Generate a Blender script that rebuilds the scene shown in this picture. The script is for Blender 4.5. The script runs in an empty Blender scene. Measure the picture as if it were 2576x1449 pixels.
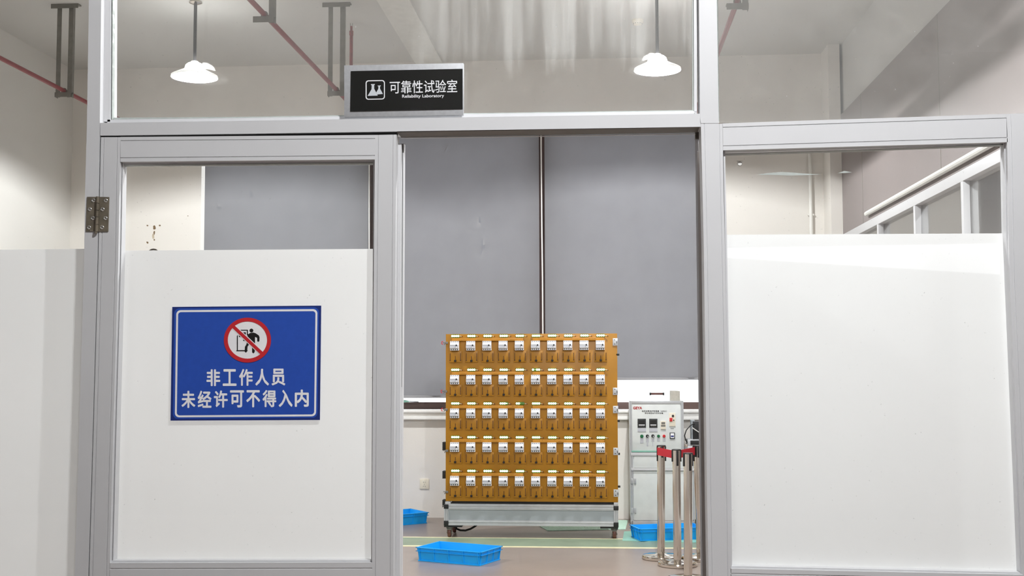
import bpy, bmesh, math, random
from mathutils import Vector, Matrix
random.seed(7)
C = bpy.context.scene.collection
SC = bpy.context.scene

# ------------------------------------------------------------------ camera
F, CX, CY = 2980.0, 1288.0, 724.5
YAW, PIT, ROL = math.atan(222 / F), math.atan(196 / F), -0.0025
CAM = Vector((0, -3.4, 1.53))
ROT = Matrix.Rotation(YAW, 3, 'Z') @ Matrix.Rotation(math.pi / 2 + PIT, 3, 'X') @ Matrix.Rotation(ROL, 3, 'Z')
cd = bpy.data.cameras.new('camera')
cam = bpy.data.objects.new('camera', cd)
C.objects.link(cam)
cam.location = CAM
cam.rotation_euler = ROT.to_euler()
cd.sensor_width = 36.0
cd.lens = F / 2576 * 36.0
cd.clip_start = 0.05
SC.camera = cam

# ------------------------------------------------------------------ world, exposure
SC.view_settings.view_transform = 'Standard'
SC.view_settings.look = 'None'
SC.view_settings.exposure = 0.30
SC.view_settings.gamma = 1.0
SC.view_settings.use_curve_mapping = False
w = bpy.data.worlds.new('world')
SC.world = w
w.use_nodes = True
w.node_tree.nodes['Background'].inputs[0].default_value = (0.95, 0.97, 1.0, 1)
w.node_tree.nodes['Background'].inputs[1].default_value = 2.2
LAMP_W = 300.0        # each pendant lamp
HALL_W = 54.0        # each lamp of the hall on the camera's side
SC.cycles.max_bounces = 10
SC.cycles.transparent_max_bounces = 16


def ray(x, y):
    return ROT @ Vector(((x - CX) / F, -(y - CY) / F, -1))
def PY(x, y, Y=0.0):
    d = ray(x, y); return CAM + d * ((Y - CAM.y) / d.y)
def PZ(x, y, Z=0.0):
    d = ray(x, y); return CAM + d * ((Z - CAM.z) / d.z)
def PX(x, y, X):
    d = ray(x, y); return CAM + d * ((X - CAM.x) / d.x)

# ------------------------------------------------------------------ materials
def lin(c):
    return tuple((v / 12.92 if v <= .04045 else ((v + .055) / 1.055) ** 2.4) for v in [x / 255 for x in c])
def nodes(name):
    m = bpy.data.materials.new(name); m.use_nodes = True
    nt = m.node_tree
    return m, nt, nt.nodes['Principled BSDF']
def mat(name, rgb, rough=.5, metal=0.0, var=.04, scale=12.0, bump=0.0, bscale=200.0, emit=None, es=0.0, spec=.5, stretch=None):
    m, nt, p = nodes(name)
    c = lin(rgb)
    tc = nt.nodes.new('ShaderNodeTexCoord')
    nz = nt.nodes.new('ShaderNodeTexNoise'); nz.inputs['Scale'].default_value = scale; nz.inputs['Detail'].default_value = 5
    src = tc.outputs['Object']
    if stretch:
        mp = nt.nodes.new('ShaderNodeMapping'); mp.inputs['Scale'].default_value = stretch
        nt.links.new(src, mp.inputs[0]); src = mp.outputs[0]
    nt.links.new(src, nz.inputs['Vector'])
    rp = nt.nodes.new('ShaderNodeValToRGB')
    rp.color_ramp.elements[0].position = .3; rp.color_ramp.elements[1].position = .7
    rp.color_ramp.elements[0].color = (*[max(0, v * (1 - var)) for v in c], 1)
    rp.color_ramp.elements[1].color = (*[min(1, v * (1 + var)) for v in c], 1)
    nt.links.new(nz.outputs['Fac'], rp.inputs[0])
    nt.links.new(rp.outputs[0], p.inputs['Base Color'])
    p.inputs['Roughness'].default_value = rough
    p.inputs['Metallic'].default_value = metal
    p.inputs['Specular IOR Level'].default_value = spec
    if bump:
        n2 = nt.nodes.new('ShaderNodeTexNoise'); n2.inputs['Scale'].default_value = bscale
        nt.links.new(tc.outputs['Object'], n2.inputs['Vector'])
        b = nt.nodes.new('ShaderNodeBump'); b.inputs['Strength'].default_value = bump; b.inputs['Distance'].default_value = .01
        nt.links.new(n2.outputs['Fac'], b.inputs['Height']); nt.links.new(b.outputs[0], p.inputs['Normal'])
    if emit:
        p.inputs['Emission Color'].default_value = (*emit, 1); p.inputs['Emission Strength'].default_value = es
    return m

def glass_mat(name, tint=(.985, .989, .986), dirt=.05, streak=0.0, zlo=0, zhi=1, xlo=0, xhi=1):
    m, nt, p = nodes(name)
    N, L = nt.nodes.new, nt.links.new
    out = nt.nodes['Material Output']; nt.nodes.remove(p)
    tr = N('ShaderNodeBsdfTransparent'); tr.inputs[0].default_value = (*tint, 1)
    gl = N('ShaderNodeBsdfGlossy'); gl.inputs['Roughness'].default_value = .015
    lw = N('ShaderNodeLayerWeight'); lw.inputs[0].default_value = .5      # Schlick reflectance, the same from both sides of a pane
    pw = N('ShaderNodeMath'); pw.operation = 'POWER'; L(lw.outputs['Facing'], pw.inputs[0]); pw.inputs[1].default_value = 5
    fr = N('ShaderNodeMath'); fr.operation = 'MULTIPLY_ADD'; L(pw.outputs[0], fr.inputs[0]); fr.inputs[1].default_value = .9; fr.inputs[2].default_value = .028
    mx = N('ShaderNodeMixShader'); L(fr.outputs[0], mx.inputs[0]); L(tr.outputs[0], mx.inputs[1]); L(gl.outputs[0], mx.inputs[2])
    df = N('ShaderNodeBsdfDiffuse'); df.inputs[0].default_value = (.8, .8, .78, 1)
    tl = N('ShaderNodeBsdfTranslucent'); tl.inputs[0].default_value = (.8, .8, .78, 1)
    ms = N('ShaderNodeMixShader'); ms.inputs[0].default_value = .5; L(df.outputs[0], ms.inputs[1]); L(tl.outputs[0], ms.inputs[2])
    tc = N('ShaderNodeTexCoord')
    nz = N('ShaderNodeTexNoise'); nz.inputs['Scale'].default_value = 7; nz.inputs['Detail'].default_value = 8; nz.inputs['Roughness'].default_value = .7
    L(tc.outputs['Object'], nz.inputs['Vector'])
    mr = N('ShaderNodeMapRange'); mr.inputs[1].default_value = .35; mr.inputs[2].default_value = .8; mr.inputs[3].default_value = dirt * .75; mr.inputs[4].default_value = dirt * 1.35
    L(nz.outputs['Fac'], mr.inputs[0])
    # fine specks of dried dirt
    sp = N('ShaderNodeTexNoise'); sp.inputs['Scale'].default_value = 170; sp.inputs['Detail'].default_value = 2
    L(tc.outputs['Object'], sp.inputs['Vector'])
    m2 = N('ShaderNodeMapRange'); m2.inputs[1].default_value = .73; m2.inputs[2].default_value = .8; m2.inputs[3].default_value = 0; m2.inputs[4].default_value = .25
    L(sp.outputs['Fac'], m2.inputs[0])
    ad = N('ShaderNodeMath'); ad.operation = 'ADD'; L(mr.outputs[0], ad.inputs[0]); L(m2.outputs[0], ad.inputs[1])
    fac = ad.outputs[0]
    if streak:                      # dried run-off marks hanging from the upper part of the pane
        mp = N('ShaderNodeMapping'); mp.inputs['Scale'].default_value = (26, 1, 1.6); L(tc.outputs['Object'], mp.inputs[0])
        sn = N('ShaderNodeTexNoise'); sn.inputs['Scale'].default_value = 1.0; sn.inputs['Detail'].default_value = 4; L(mp.outputs[0], sn.inputs['Vector'])
        sr = N('ShaderNodeMapRange'); sr.inputs[1].default_value = .36; sr.inputs[2].default_value = .68; sr.inputs[3].default_value = 0; sr.inputs[4].default_value = streak
        L(sn.outputs['Fac'], sr.inputs[0])
        sx = N('ShaderNodeSeparateXYZ'); L(tc.outputs['Object'], sx.inputs[0])
        wob = N('ShaderNodeMath'); wob.operation = 'MULTIPLY_ADD'; wob.inputs[1].default_value = .22; L(sn.outputs['Fac'], wob.inputs[0]); L(sx.outputs['Z'], wob.inputs[2])
        zr = N('ShaderNodeMapRange'); zr.inputs[1].default_value = zlo; zr.inputs[2].default_value = zhi; L(wob.outputs[0], zr.inputs[0])
        xr = N('ShaderNodeMapRange'); xr.inputs[1].default_value = xlo; xr.inputs[2].default_value = xhi; L(sx.outputs['X'], xr.inputs[0])
        a = N('ShaderNodeMath'); a.operation = 'MULTIPLY'; L(sr.outputs[0], a.inputs[0]); L(zr.outputs[0], a.inputs[1])
        b = N('ShaderNodeMath'); b.operation = 'MULTIPLY'; L(a.outputs[0], b.inputs[0]); L(xr.outputs[0], b.inputs[1])
        c = N('ShaderNodeMath'); c.operation = 'ADD'; L(b.outputs[0], c.inputs[0]); L(fac, c.inputs[1]); fac = c.outputs[0]
    mf = N('ShaderNodeMixShader'); L(fac, mf.inputs[0]); L(mx.outputs[0], mf.inputs[1]); L(ms.outputs[0], mf.inputs[2])
    L(mf.outputs[0], out.inputs[0])
    return m

def translucent_mat(name, rgb, fac=.4, rough=.35, coat=True):
    m, nt, p = nodes(name)
    N, L = nt.nodes.new, nt.links.new
    out = nt.nodes['Material Output']
    c = lin(rgb)
    tc = N('ShaderNodeTexCoord'); nz = N('ShaderNodeTexNoise'); nz.inputs['Scale'].default_value = 3; L(tc.outputs['Object'], nz.inputs['Vector'])
    rp = N('ShaderNodeValToRGB'); rp.color_ramp.elements[0].color = (*[v * .97 for v in c], 1); rp.color_ramp.elements[1].color = (*[min(1, v * 1.02) for v in c], 1)
    L(nz.outputs['Fac'], rp.inputs[0]); L(rp.outputs[0], p.inputs['Base Color'])
    p.inputs['Roughness'].default_value = rough; p.inputs['Specular IOR Level'].default_value = .3
    t = N('ShaderNodeBsdfTranslucent'); L(rp.outputs[0], t.inputs[0])
    mx = N('ShaderNodeMixShader'); mx.inputs[0].default_value = fac
    L(p.outputs[0], mx.inputs[1]); L(t.outputs[0], mx.inputs[2]); L(mx.outputs[0], out.inputs[0])
    return m

def emit_mat(name, rgb, s):
    m, nt, p = nodes(name)
    p.inputs['Base Color'].default_value = (*rgb, 1)
    p.inputs['Emission Color'].default_value = (*rgb, 1); p.inputs['Emission Strength'].default_value = s
    return m

M = {}
M['frame'] = mat('painted_aluminium', (214, 214, 216), .38, 0, .015, 6)
M['frame_dark'] = mat('bare_aluminium_inner', (150, 145, 138), .5, .2, .05, 30)
M['gasket'] = mat('black_gasket', (28, 27, 26), .7)
M['gasket_brown'] = mat('brown_pile_seal', (190, 182, 176), .8)
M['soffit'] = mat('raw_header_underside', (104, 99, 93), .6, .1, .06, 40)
M['silicone'] = mat('clear_silicone_bead', (186, 192, 188), .25, 0, .06, 60, .3, 40)
M['glass'] = glass_mat('dusty_glass', dirt=.07)
_o = PY(1000, 300)
M['glass_streak'] = glass_mat('streaked_glass', dirt=.06, streak=.13, zlo=2.52 - _o.z, zhi=2.60 - _o.z, xlo=-.62 - _o.x, xhi=-.40 - _o.x)
M['glass_door'] = glass_mat('clear_door_glass', dirt=.012)
M['glass_clean'] = glass_mat('window_glass', dirt=.02)
M['film'] = translucent_mat('white_frosted_film', (240, 240, 240), .5, .4)
M['wall'] = mat('cream_wall_paint', (232, 228, 222), .8, 0, .03, 1.3, .05, 60)
M['wall_pink'] = mat('pale_pink_sandwich_panel', (144, 135, 133), .55, 0, .02, 2)
M['wall_hall'] = mat('grey_hall_wall', (120, 120, 122), .8, 0, .03, 1.5)
M['wall_white'] = mat('white_plaster', (226, 224, 219), .8, 0, .03, 1.5)
M['ceiling'] = mat('grey_white_ceiling', (208, 207, 204), .85, 0, .03, .8)
M['beam'] = mat('white_beam', (222, 221, 216), .8)
M['floor'] = mat('grey_sealed_concrete', (147, 134, 126), .3, 0, .13, 1.7, .04, 30)
M['floor_green'] = mat('worn_green_floor_paint', (136, 152, 128), .4, 0, .12, 5)
M['floor_yellow'] = mat('pale_yellow_line_paint', (232, 224, 184), .45, 0, .08, 8)
M['brown'] = mat('brown_window_profile', (96, 78, 74), .4, .3)
M['blind'] = mat('grey_blind_fabric', (158, 158, 161), .85, 0, .03, 4)
M['white_plastic'] = mat('white_plastic', (232, 231, 226), .4)
M['cream_plastic'] = mat('cream_plastic', (232, 224, 205), .4)
M['red_pipe'] = mat('dull_red_pipe_paint', (138, 54, 56), .5, 0, .15, 25)
M['steel'] = mat('galvanised_steel', (128, 125, 118), .5, .5, .12, 25)
M['dark_stem'] = mat('dark_grey_steel', (70, 70, 72), .5, .4)
M['chrome'] = mat('polished_steel', (222, 214, 204), .09, 1.0, .03, 10)
M['hinge'] = mat('aged_nickel', (126, 117, 102), .35, .35, .25, 40)
M['screw'] = mat('bright_screw', (225, 225, 222), .2, .9)
M['shade'] = translucent_mat('white_enamel_shade', (248, 248, 246), .18, .4)
M['housing'] = emit_mat('glowing_opal_housing', (1, 1, .99), 30.0)
M['bulb'] = emit_mat('lamp_glow', (1, 1, .98), 14.0)
M['black'] = mat('black_plastic', (24, 24, 24), .45)
M['rubber'] = mat('black_rubber', (20, 20, 20), .7)
M['sign_black'] = mat('black_sign_face', (20, 20, 18), .5, spec=.25)
M['sign_silver'] = mat('silver_sign_frame', (186, 187, 190), .5, .3, .07, 90)
M['letter'] = mat('white_lettering', (240, 241, 243), .5)
M['icon'] = mat('pale_grey_icon', (206, 211, 216), .5)
M['blue'] = mat('blue_sign_face', (40, 82, 184), .42, 0, .04, 60)
M['blue_dark'] = mat('dark_blue_sign_edge', (27, 48, 124), .42)
M['sign_white'] = mat('white_sign_print', (252, 250, 254), .45)
M['red'] = mat('red_sign_print', (206, 40, 48), .45)
M['print'] = mat('black_print', (22, 18, 18), .5)
M['mustard'] = mat('mustard_phenolic_board', (164, 112, 6), .42, 0, .07, 7)
M['mustard_light'] = mat('light_mustard_strip', (182, 124, 30), .42, 0, .08, 14)
M['slot'] = mat('dark_slot', (74, 38, 10), .6)
M['knob'] = mat('black_knob', (30, 22, 16), .4)
M['breaker'] = mat('white_breaker_case', (236, 236, 238), .4)
M['breaker_grey'] = mat('grey_breaker_front', (196, 198, 204), .4)
M['led'] = emit_mat('lit_green_led', (.80, 1.0, .76), 3.2)
M['led_off'] = mat('unlit_led', (150, 170, 120), .3)
M['led_board'] = mat('green_led_board', (64, 104, 30), .5, emit=(.10, .42, .03), es=.12)  # green emission paints the LEDs' halo onto their board
M['alu'] = mat('anodised_aluminium', (196, 198, 200), .38, .45, .04, 20)
M['alu_panel'] = mat('grey_alu_panel', (160, 166, 170), .65, .05, .03, 8)
M['castor'] = mat('brown_castor_tyre', (98, 58, 48), .5)
M['bin'] = mat('bright_blue_plastic', (16, 168, 246), .4, 0, .05, 9)
M['belt'] = mat('red_belt', (196, 36, 52), .6)
M['cab'] = mat('pale_grey_cabinet_panel', (222, 226, 224), .5)
M['mint'] = mat('mint_edge', (142, 196, 178), .4)
M['mat'] = mat('mint_ribbed_mat', (206, 238, 220), .6, 0, .05, 20)
M['meter'] = mat('dark_meter_face', (48, 50, 52), .3)
M['btn_green'] = mat('green_button', (18, 104, 62), .35)
M['btn_red'] = mat('red_button', (204, 44, 48), .35)
M['logo_red'] = mat('red_logo_print', (176, 52, 52), .5)
M['stain'] = mat('brown_wall_stain', (120, 98, 70), .9, 0, .3, 60)
M['soot'] = mat('dark_hole_rim', (58, 48, 38), .9)
M['stain_pale'] = mat('pale_wall_stain', (196, 182, 160), .9, 0, .12, 40)
M['handle_brown'] = mat('brown_handle_grip', (88, 52, 46), .5)
M['concrete'] = mat('grey_box_card', (178, 174, 164), .8, 0, .1, 30)
M['blue_print'] = mat('blue_socket_face', (36, 48, 120), .4)
M['white_hot'] = mat('white_reveal', (244, 243, 240), .7)

# ------------------------------------------------------------------ mesh helpers
class MB:
    def __init__(s): s.bm = bmesh.new(); s.mats = []
    def mi(s, m):
        if m is None: return 0
        if m not in s.mats: s.mats.append(m)
        return s.mats.index(m)
    def _tag(s, faces, m):
        i = s.mi(m)
        for f in faces: f.material_index = i
    def hexa(s, p, m=None, bev=0):
        """p: 8 points, 0-3 front loop, 4-7 back loop in the same order"""
        v = [s.bm.verts.new(q) for q in p]
        F_ = [(0, 1, 2, 3), (7, 6, 5, 4), (0, 4, 5, 1), (1, 5, 6, 2), (2, 6, 7, 3), (3, 7, 4, 0)]
        fs = [s.bm.faces.new([v[i] for i in f]) for f in F_]
        s._tag(fs, m)
        bmesh.ops.recalc_face_normals(s.bm, faces=fs)
        if bev:
            es = list({e for f in fs for e in f.edges})
            r = bmesh.ops.bevel(s.bm, geom=es, offset=bev, segments=2, affect='EDGES', profile=.6)
            s._tag(r['faces'], m)
        return s
    def box(s, x0, x1, y0, y1, z0, z1, m=None, bev=0, mx=None):
        p = [Vector(q) for q in ((x0, y0, z0), (x1, y0, z0), (x1, y0, z1), (x0, y0, z1), (x0, y1, z0), (x1, y1, z0), (x1, y1, z1), (x0, y1, z1))]
        if mx is not None: p = [mx @ q for q in p]
        return s.hexa(p, m, bev)
    def quadbox(s, a, b, c, d, depth, m=None, bev=0):
        dv = Vector((0, depth, 0))
        return s.hexa([a, b, c, d, a + dv, b + dv, c + dv, d + dv], m, bev)
    def poly(s, pts, m=None, depth=0):
        v = [s.bm.verts.new(p) for p in pts]
        f = s.bm.faces.new(v); fs = [f]
        if depth:
            dv = Vector((0, depth, 0))
            w_ = [s.bm.verts.new(Vector(p) + dv) for p in pts]
            fs.append(s.bm.faces.new(list(reversed(w_))))
            n = len(v)
            for i in range(n): fs.append(s.bm.faces.new([v[i], w_[i], w_[(i + 1) % n], v[(i + 1) % n]]))
        s._tag(fs, m)
        bmesh.ops.recalc_face_normals(s.bm, faces=fs)
        if not depth and f.normal.y > 0: f.normal_flip()
        return s
    def tube(s, pts, r, n=12, m=None, caps=True):
        pts = [Vector(p) for p in pts]; rings = []; fs = []
        up = None
        for i, p in enumerate(pts):
            t = (pts[min(i + 1, len(pts) - 1)] - pts[max(i - 1, 0)]).normalized()
            if up is None:
                up = t.orthogonal().normalized()
            up = (up - t * up.dot(t)).normalized()
            sd = t.cross(up)
            rr = r[i] if isinstance(r, (list, tuple)) else r
            rings.append([s.bm.verts.new(p + (up * math.cos(2 * math.pi * k / n) + sd * math.sin(2 * math.pi * k / n)) * rr) for k in range(n)])
        for a, b in zip(rings, rings[1:]):
            for k in range(n): fs.append(s.bm.faces.new([a[k], a[(k + 1) % n], b[(k + 1) % n], b[k]]))
        if caps:
            fs.append(s.bm.faces.new(list(reversed(rings[0])))); fs.append(s.bm.faces.new(rings[-1]))
        s._tag(fs, m); bmesh.ops.recalc_face_normals(s.bm, faces=fs)
        return s
    def lathe(s, prof, c=(0, 0, 0), n=32, m=None, axis='Z', closed=False):
        """prof: (radius, height) pairs"""
        c = Vector(c); rings = []; fs = []
        for r, h in prof:
            if r < 1e-6:
                q = Vector((0, 0, h)); q = q if axis == 'Z' else (Vector((0, h, 0)) if axis == 'Y' else Vector((h, 0, 0)))
                rings.append([s.bm.verts.new(c + q)]); continue
            ring = []
            for k in range(n):
                a = 2 * math.pi * k / n; x, y = r * math.cos(a), r * math.sin(a)
                q = Vector((x, y, h)) if axis == 'Z' else (Vector((x, h, y)) if axis == 'Y' else Vector((h, x, y)))
                ring.append(s.bm.verts.new(c + q))
            rings.append(ring)
        for a, b in zip(rings, rings[1:]):
            for k in range(n):
                k2 = (k + 1) % n
                if len(a) == 1 and len(b) == 1: continue
                if len(a) == 1: fs.append(s.bm.faces.new([a[0], b[k], b[k2]]))
                elif len(b) == 1: fs.append(s.bm.faces.new([a[k], a[k2], b[0]]))
                else: fs.append(s.bm.faces.new([a[k], a[k2], b[k2], b[k]]))
        for ring in (rings[0], rings[-1]):
            if len(ring) > 1 and closed: fs.append(s.bm.faces.new(ring))
        s._tag(fs, m); bmesh.ops.recalc_face_normals(s.bm, faces=fs)
        return s
    def strip(s, A, B, depth, prof, m=None):
        """bar whose cross-section runs from rail A to rail B; prof: (fraction, y offset)"""
        fs = []; rows = []
        for a, b in zip(A, B):
            a = Vector(a); b = Vector(b)
            fr = [s.bm.verts.new(a.lerp(b, t) + Vector((0, dy, 0))) for t, dy in prof]
            bk = [s.bm.verts.new(a + Vector((0, depth, 0))), s.bm.verts.new(b + Vector((0, depth, 0)))]
            rows.append(fr + [bk[1], bk[0]])
        n = len(rows[0])
        for r0, r1 in zip(rows, rows[1:]):
            for k in range(n): fs.append(s.bm.faces.new([r0[k], r0[(k + 1) % n], r1[(k + 1) % n], r1[k]]))
        fs.append(s.bm.faces.new(rows[0])); fs.append(s.bm.faces.new(list(reversed(rows[-1]))))
        s._tag(fs, m); bmesh.ops.recalc_face_normals(s.bm, faces=fs)
        return s

GROOVE = [(0, 0), (.13, 0), (.142, .0022), (.158, .0022), (.17, 0), (.82, 0), (.832, .0022), (.848, .0022), (.86, 0), (1, 0)]
PLAIN = [(0, 0), (1, 0)]

def wloc(o):
    v = Vector((0, 0, 0))
    while o is not None: v += Vector(o.location); o = o.parent
    return v
def build(mb, name, m=None, parent=None, world=True, kind=None, smooth=True):
    me = bpy.data.meshes.new(name)
    if world and parent is not None:
        off = wloc(parent)
        for v in mb.bm.verts: v.co -= off
    mb.bm.normal_update(); mb.bm.to_mesh(me); mb.bm.free()
    for x in (mb.mats or [m]): me.materials.append(x)
    if smooth:
        me.shade_smooth(); me.set_sharp_from_angle(angle=math.radians(32))
    o = bpy.data.objects.new(name, me); C.objects.link(o)
    if parent is not None: o.parent = parent
    if kind: o['kind'] = kind
    return o
def tag(o, label, cat, group=None, kind=None):
    o['label'] = label; o['category'] = cat
    if group: o['group'] = group
    if kind: o['kind'] = kind
    return o
def thing(name, loc, label, cat, group=None, kind=None, rz=0):
    o = bpy.data.objects.new(name, None); C.objects.link(o)
    o.empty_display_size = .05
    o.location = loc; o.rotation_euler = (0, 0, rz)
    return tag(o, label, cat, group, kind)
def copy_tree(o, parent=None):
    c = o.copy(); C.objects.link(c)
    if parent is not None: c.parent = parent
    for ch in list(o.children): copy_tree(ch, c)
    return c
def text_mesh(body, name, quad, m, parent, bold=0.0, y=0.0):
    """text filled into the quad tl,tr,br,bl (points on one plane)"""
    cu = bpy.data.curves.new('lettering', 'FONT'); cu.body = body; cu.resolution_u = 3
    t = bpy.data.objects.new('lettering', cu); C.objects.link(t)
    dg = bpy.context.evaluated_depsgraph_get(); dg.update()
    me = bpy.data.meshes.new_from_object(t.evaluated_get(dg))
    bpy.data.objects.remove(t); bpy.data.curves.remove(cu)
    xs = [v.co.x for v in me.vertices]; ys = [v.co.y for v in me.vertices]
    x0, x1, y0, y1 = min(xs), max(xs), min(ys), max(ys)
    tl, tr, br, bl = quad
    off = wloc(parent)
    for v in me.vertices:
        u = (v.co.x - x0) / (x1 - x0); t_ = (v.co.y - y0) / (y1 - y0)
        v.co = bl.lerp(br, u).lerp(tl.lerp(tr, u), t_) + Vector((0, y, 0)) - off
    if bold:                                    # heavier strokes: the same outline laid down again around itself
        wd = (tr - tl).length / max(x1 - x0, 1e-6) * bold; up_ = Vector((0, 0, wd)); rt = (tr - tl).normalized() * wd
        b2 = bmesh.new(); b2.from_mesh(me); geo = list(b2.verts) + list(b2.edges) + list(b2.faces)
        for k in range(8):
            a_ = math.pi * k / 4
            d = bmesh.ops.duplicate(b2, geom=geo)
            sh = rt * math.cos(a_) + up_ * math.sin(a_) + Vector((0, -2e-5 * (k + 1), 0))
            for e in d['geom']:
                if isinstance(e, bmesh.types.BMVert): e.co += sh
        b2.to_mesh(me); b2.free()
    me.name = name; me.materials.clear(); me.materials.append(m)
    o = bpy.data.objects.new(name, me); C.objects.link(o); o.parent = parent
    return o
def px(pts, Y=0.0): return [PY(x, y, Y) for x, y in pts]
def vext(pts, Y, ztop=None, zbot=None):
    p = px(pts, Y)
    if ztop is not None: p = [Vector((p[0].x, Y, ztop))] + p
    if zbot is not None: p = p + [Vector((p[-1].x, Y, zbot))]
    return p

# ================================================================== room shell
YB = 8.624
ZC = 4.68
XL, XR = -5.56, 2.36
XFAR = 4.4
YH = -8.6
def struct(mb, name, m, label, cat):
    return tag(build(mb, name, m), label, cat, kind='structure')
mb = MB(); mb.box(-7.5, XFAR + .2, YH - .2, YB + .3, -.12, 0)
struct(mb, 'floor', M['floor'], 'grey sealed concrete floor with a soft sheen', 'floor')
mb = MB(); mb.box(-7.5, XFAR + .2, YH - .2, YB + .3, ZC, ZC + .15)
struct(mb, 'ceiling', M['ceiling'], 'pale grey painted concrete ceiling', 'ceiling')
bx0 = PZ(1000, 80, ZC).x; bx1 = PZ(1075, 80, ZC).x
mb = MB(); mb.box(bx0, bx1, .12, YB, ZC - .025, ZC)
struct(mb, 'trim_9', M['beam'], 'shallow white strip running along the ceiling behind the door sign', 'ceiling beam')
# back wall with its window opening
wx0, wx1 = PY(503, 700, YB).x, PY(1800, 700, YB).x
wz0, wz1 = PY(1200, 1030, YB).z, PY(1000, 320, YB).z
mb = MB()
mb.box(XL, wx0, YB, YB + .25, 0, ZC); mb.box(wx1, XFAR, YB, YB + .25, 0, ZC)
mb.box(wx0, wx1, YB, YB + .25, 0, wz0); mb.box(wx0, wx1, YB, YB + .25, wz1, ZC)
wb = struct(mb, 'wall_back', M['wall'], 'cream painted back wall with a wide window opening', 'wall')
# worn holes in the plaster beside the window
def wall_spot(pts, m, name):
    b = MB(); b.poly([PY(x, y, YB - .002) for x, y in pts], m, .0018)
    o = build(b, name, m, wb); o['label'] = 'brown worn hole in the plaster'
def blob(cx, cy, rx, ry, n=14, j=.25, sc=7.246, ox=190, oy=470):
    return [(ox + (cx + rx * (1 + random.uniform(-j, j)) * math.cos(2 * math.pi * k / n)) / sc, oy + (cy + ry * (1 + random.uniform(-j, j)) * math.sin(2 * math.pi * k / n)) / sc) for k in range(n)]
for c in ((1310, 705, 18, 14), (1536, 705, 18, 15), (1438, 740, 26, 38), (1434, 835, 14, 35), (1434, 965, 14, 14), (1415, 905, 20, 50), (1310, 1015, 18, 18), (2048, 530, 8, 8)):
    wall_spot(blob(*c), M['stain'] if c[2] != 20 else M['stain_pale'], 'wall_stain')
arc = [(190 + (1420 + 100 * math.cos(a)) / 7.246, 470 + (1210 + 85 * math.sin(a)) / 7.246) for a in [math.pi * (1 + k / 14) for k in range(15)]]
arc2 = [(190 + (1420 + 68 * math.cos(a)) / 7.246, 470 + (1210 + 55 * math.sin(a)) / 7.246) for a in [math.pi * (2 - k / 14) for k in range(15)]]
wall_spot(arc + arc2, M['soot'], 'wall_stain')
mb = MB(); mb.box(XL - .2, XL, .1, YB + .25, 0, ZC)
struct(mb, 'wall_left', M['wall_white'], 'white side wall beside the left window end', 'wall')
# corner column on the back wall
mb = MB(); mb.box(2.249, XR, 8.26, YB, 0, ZC)
struct(mb, 'trim_10', M['wall'], 'plaster column in the far corner of the room', 'column')
# right wall : sandwich panel over a glazed partition
ZP, ZG = 3.975, 2.80
mb = MB(); mb.box(XR, XR + .08, .1, YB, ZG, ZP)
for px_ in (2165, 2363, 2560):
    pass
wr = struct(mb, 'wall_right', M['wall_pink'], 'pale pink sandwich panel side wall above glazed frames', 'wall')
for px_ in (2165, 2363):
    y_ = PX(px_, 250, XR).y
    b = MB(); b.box(XR - .002, XR, y_ - .004, y_ + .004, ZG, ZP, M['frame_dark']); build(b, 'panel_joint', None, wr)
mb = MB(); mb.box(XR + .03, XR + .12, .1, YB, ZP, ZC)
struct(mb, 'wall_upper', M['ceiling'], 'pale grey wall strip above the pink panels', 'wall')
mb = MB(); mb.box(XFAR, XFAR + .2, .1, YB + .25, 0, ZC)
struct(mb, 'wall_outer', M['wall_pink'], 'pale pink wall seen behind the glazed side partition', 'wall')
mb = MB(); mb.box(XR, XR + .10, .1, 8.26, ZG - .075, ZG, M['frame'], .004); mb.box(XR, XR + .1, .1, 8.26, 0, .12, M['frame'])
posts = [8.0, 6.86, 5.68, 4.50, 3.32, 2.14, .96]
wg = struct(mb, 'window_5', None, 'glazed white aluminium frames along the side wall', 'window frame')
for yy in posts:
    b = MB(); b.box(XR, XR + .045, yy - .05, yy, .12, ZG - .075, M['frame'], .003); b.box(XR + .045, XR + .1, yy - .035, yy - .012, .12, ZG - .075, M['frame'])
    build(b, 'mullion', None, wg)
b = MB(); b.box(XR + .05, XR + .056, .1, 8.26, .12, ZG - .075); build(b, 'pane', M['glass_clean'], wg)
b = MB(); b.box(XR + .1, XR + .5, 3.35, 3.8, 0, ZC); struct(b, 'trim_11', M['wall_white'], 'grey pier behind the glazed side partition', 'column')
# conduit on the rail
ya, yb_ = PX(2180, 545, XR - .02).y, 2.2
b = MB(); b.tube([(XR - .02, ya, ZG + .055), (XR - .02, 5.2, ZG + .05), (XR - .02, yb_, ZG + .045)], .022, 10)
tag(build(b, 'conduit', M['white_plastic']), 'white conduit lying along the top rail of the glazed side partition', 'pipe')
# vertical conduit on the back wall
p0 = PY(2037, 385, YB - .03)
b = MB(); b.tube([(p0.x, YB - .03, 0.02), (p0.x, YB - .03, PY(2037, 345, YB).z)], .018, 10)
cl = tag(build(b, 'conduit', M['white_plastic']), 'upright white conduit on the back wall beside the corner column', 'pipe')
b = MB(); b.box(p0.x - .03, p0.x + .03, YB - .035, YB, PY(2037, 541, YB).z - .008, PY(2037, 541, YB).z + .008)
build(b, 'pipe_clip', M['white_plastic'], cl)
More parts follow.
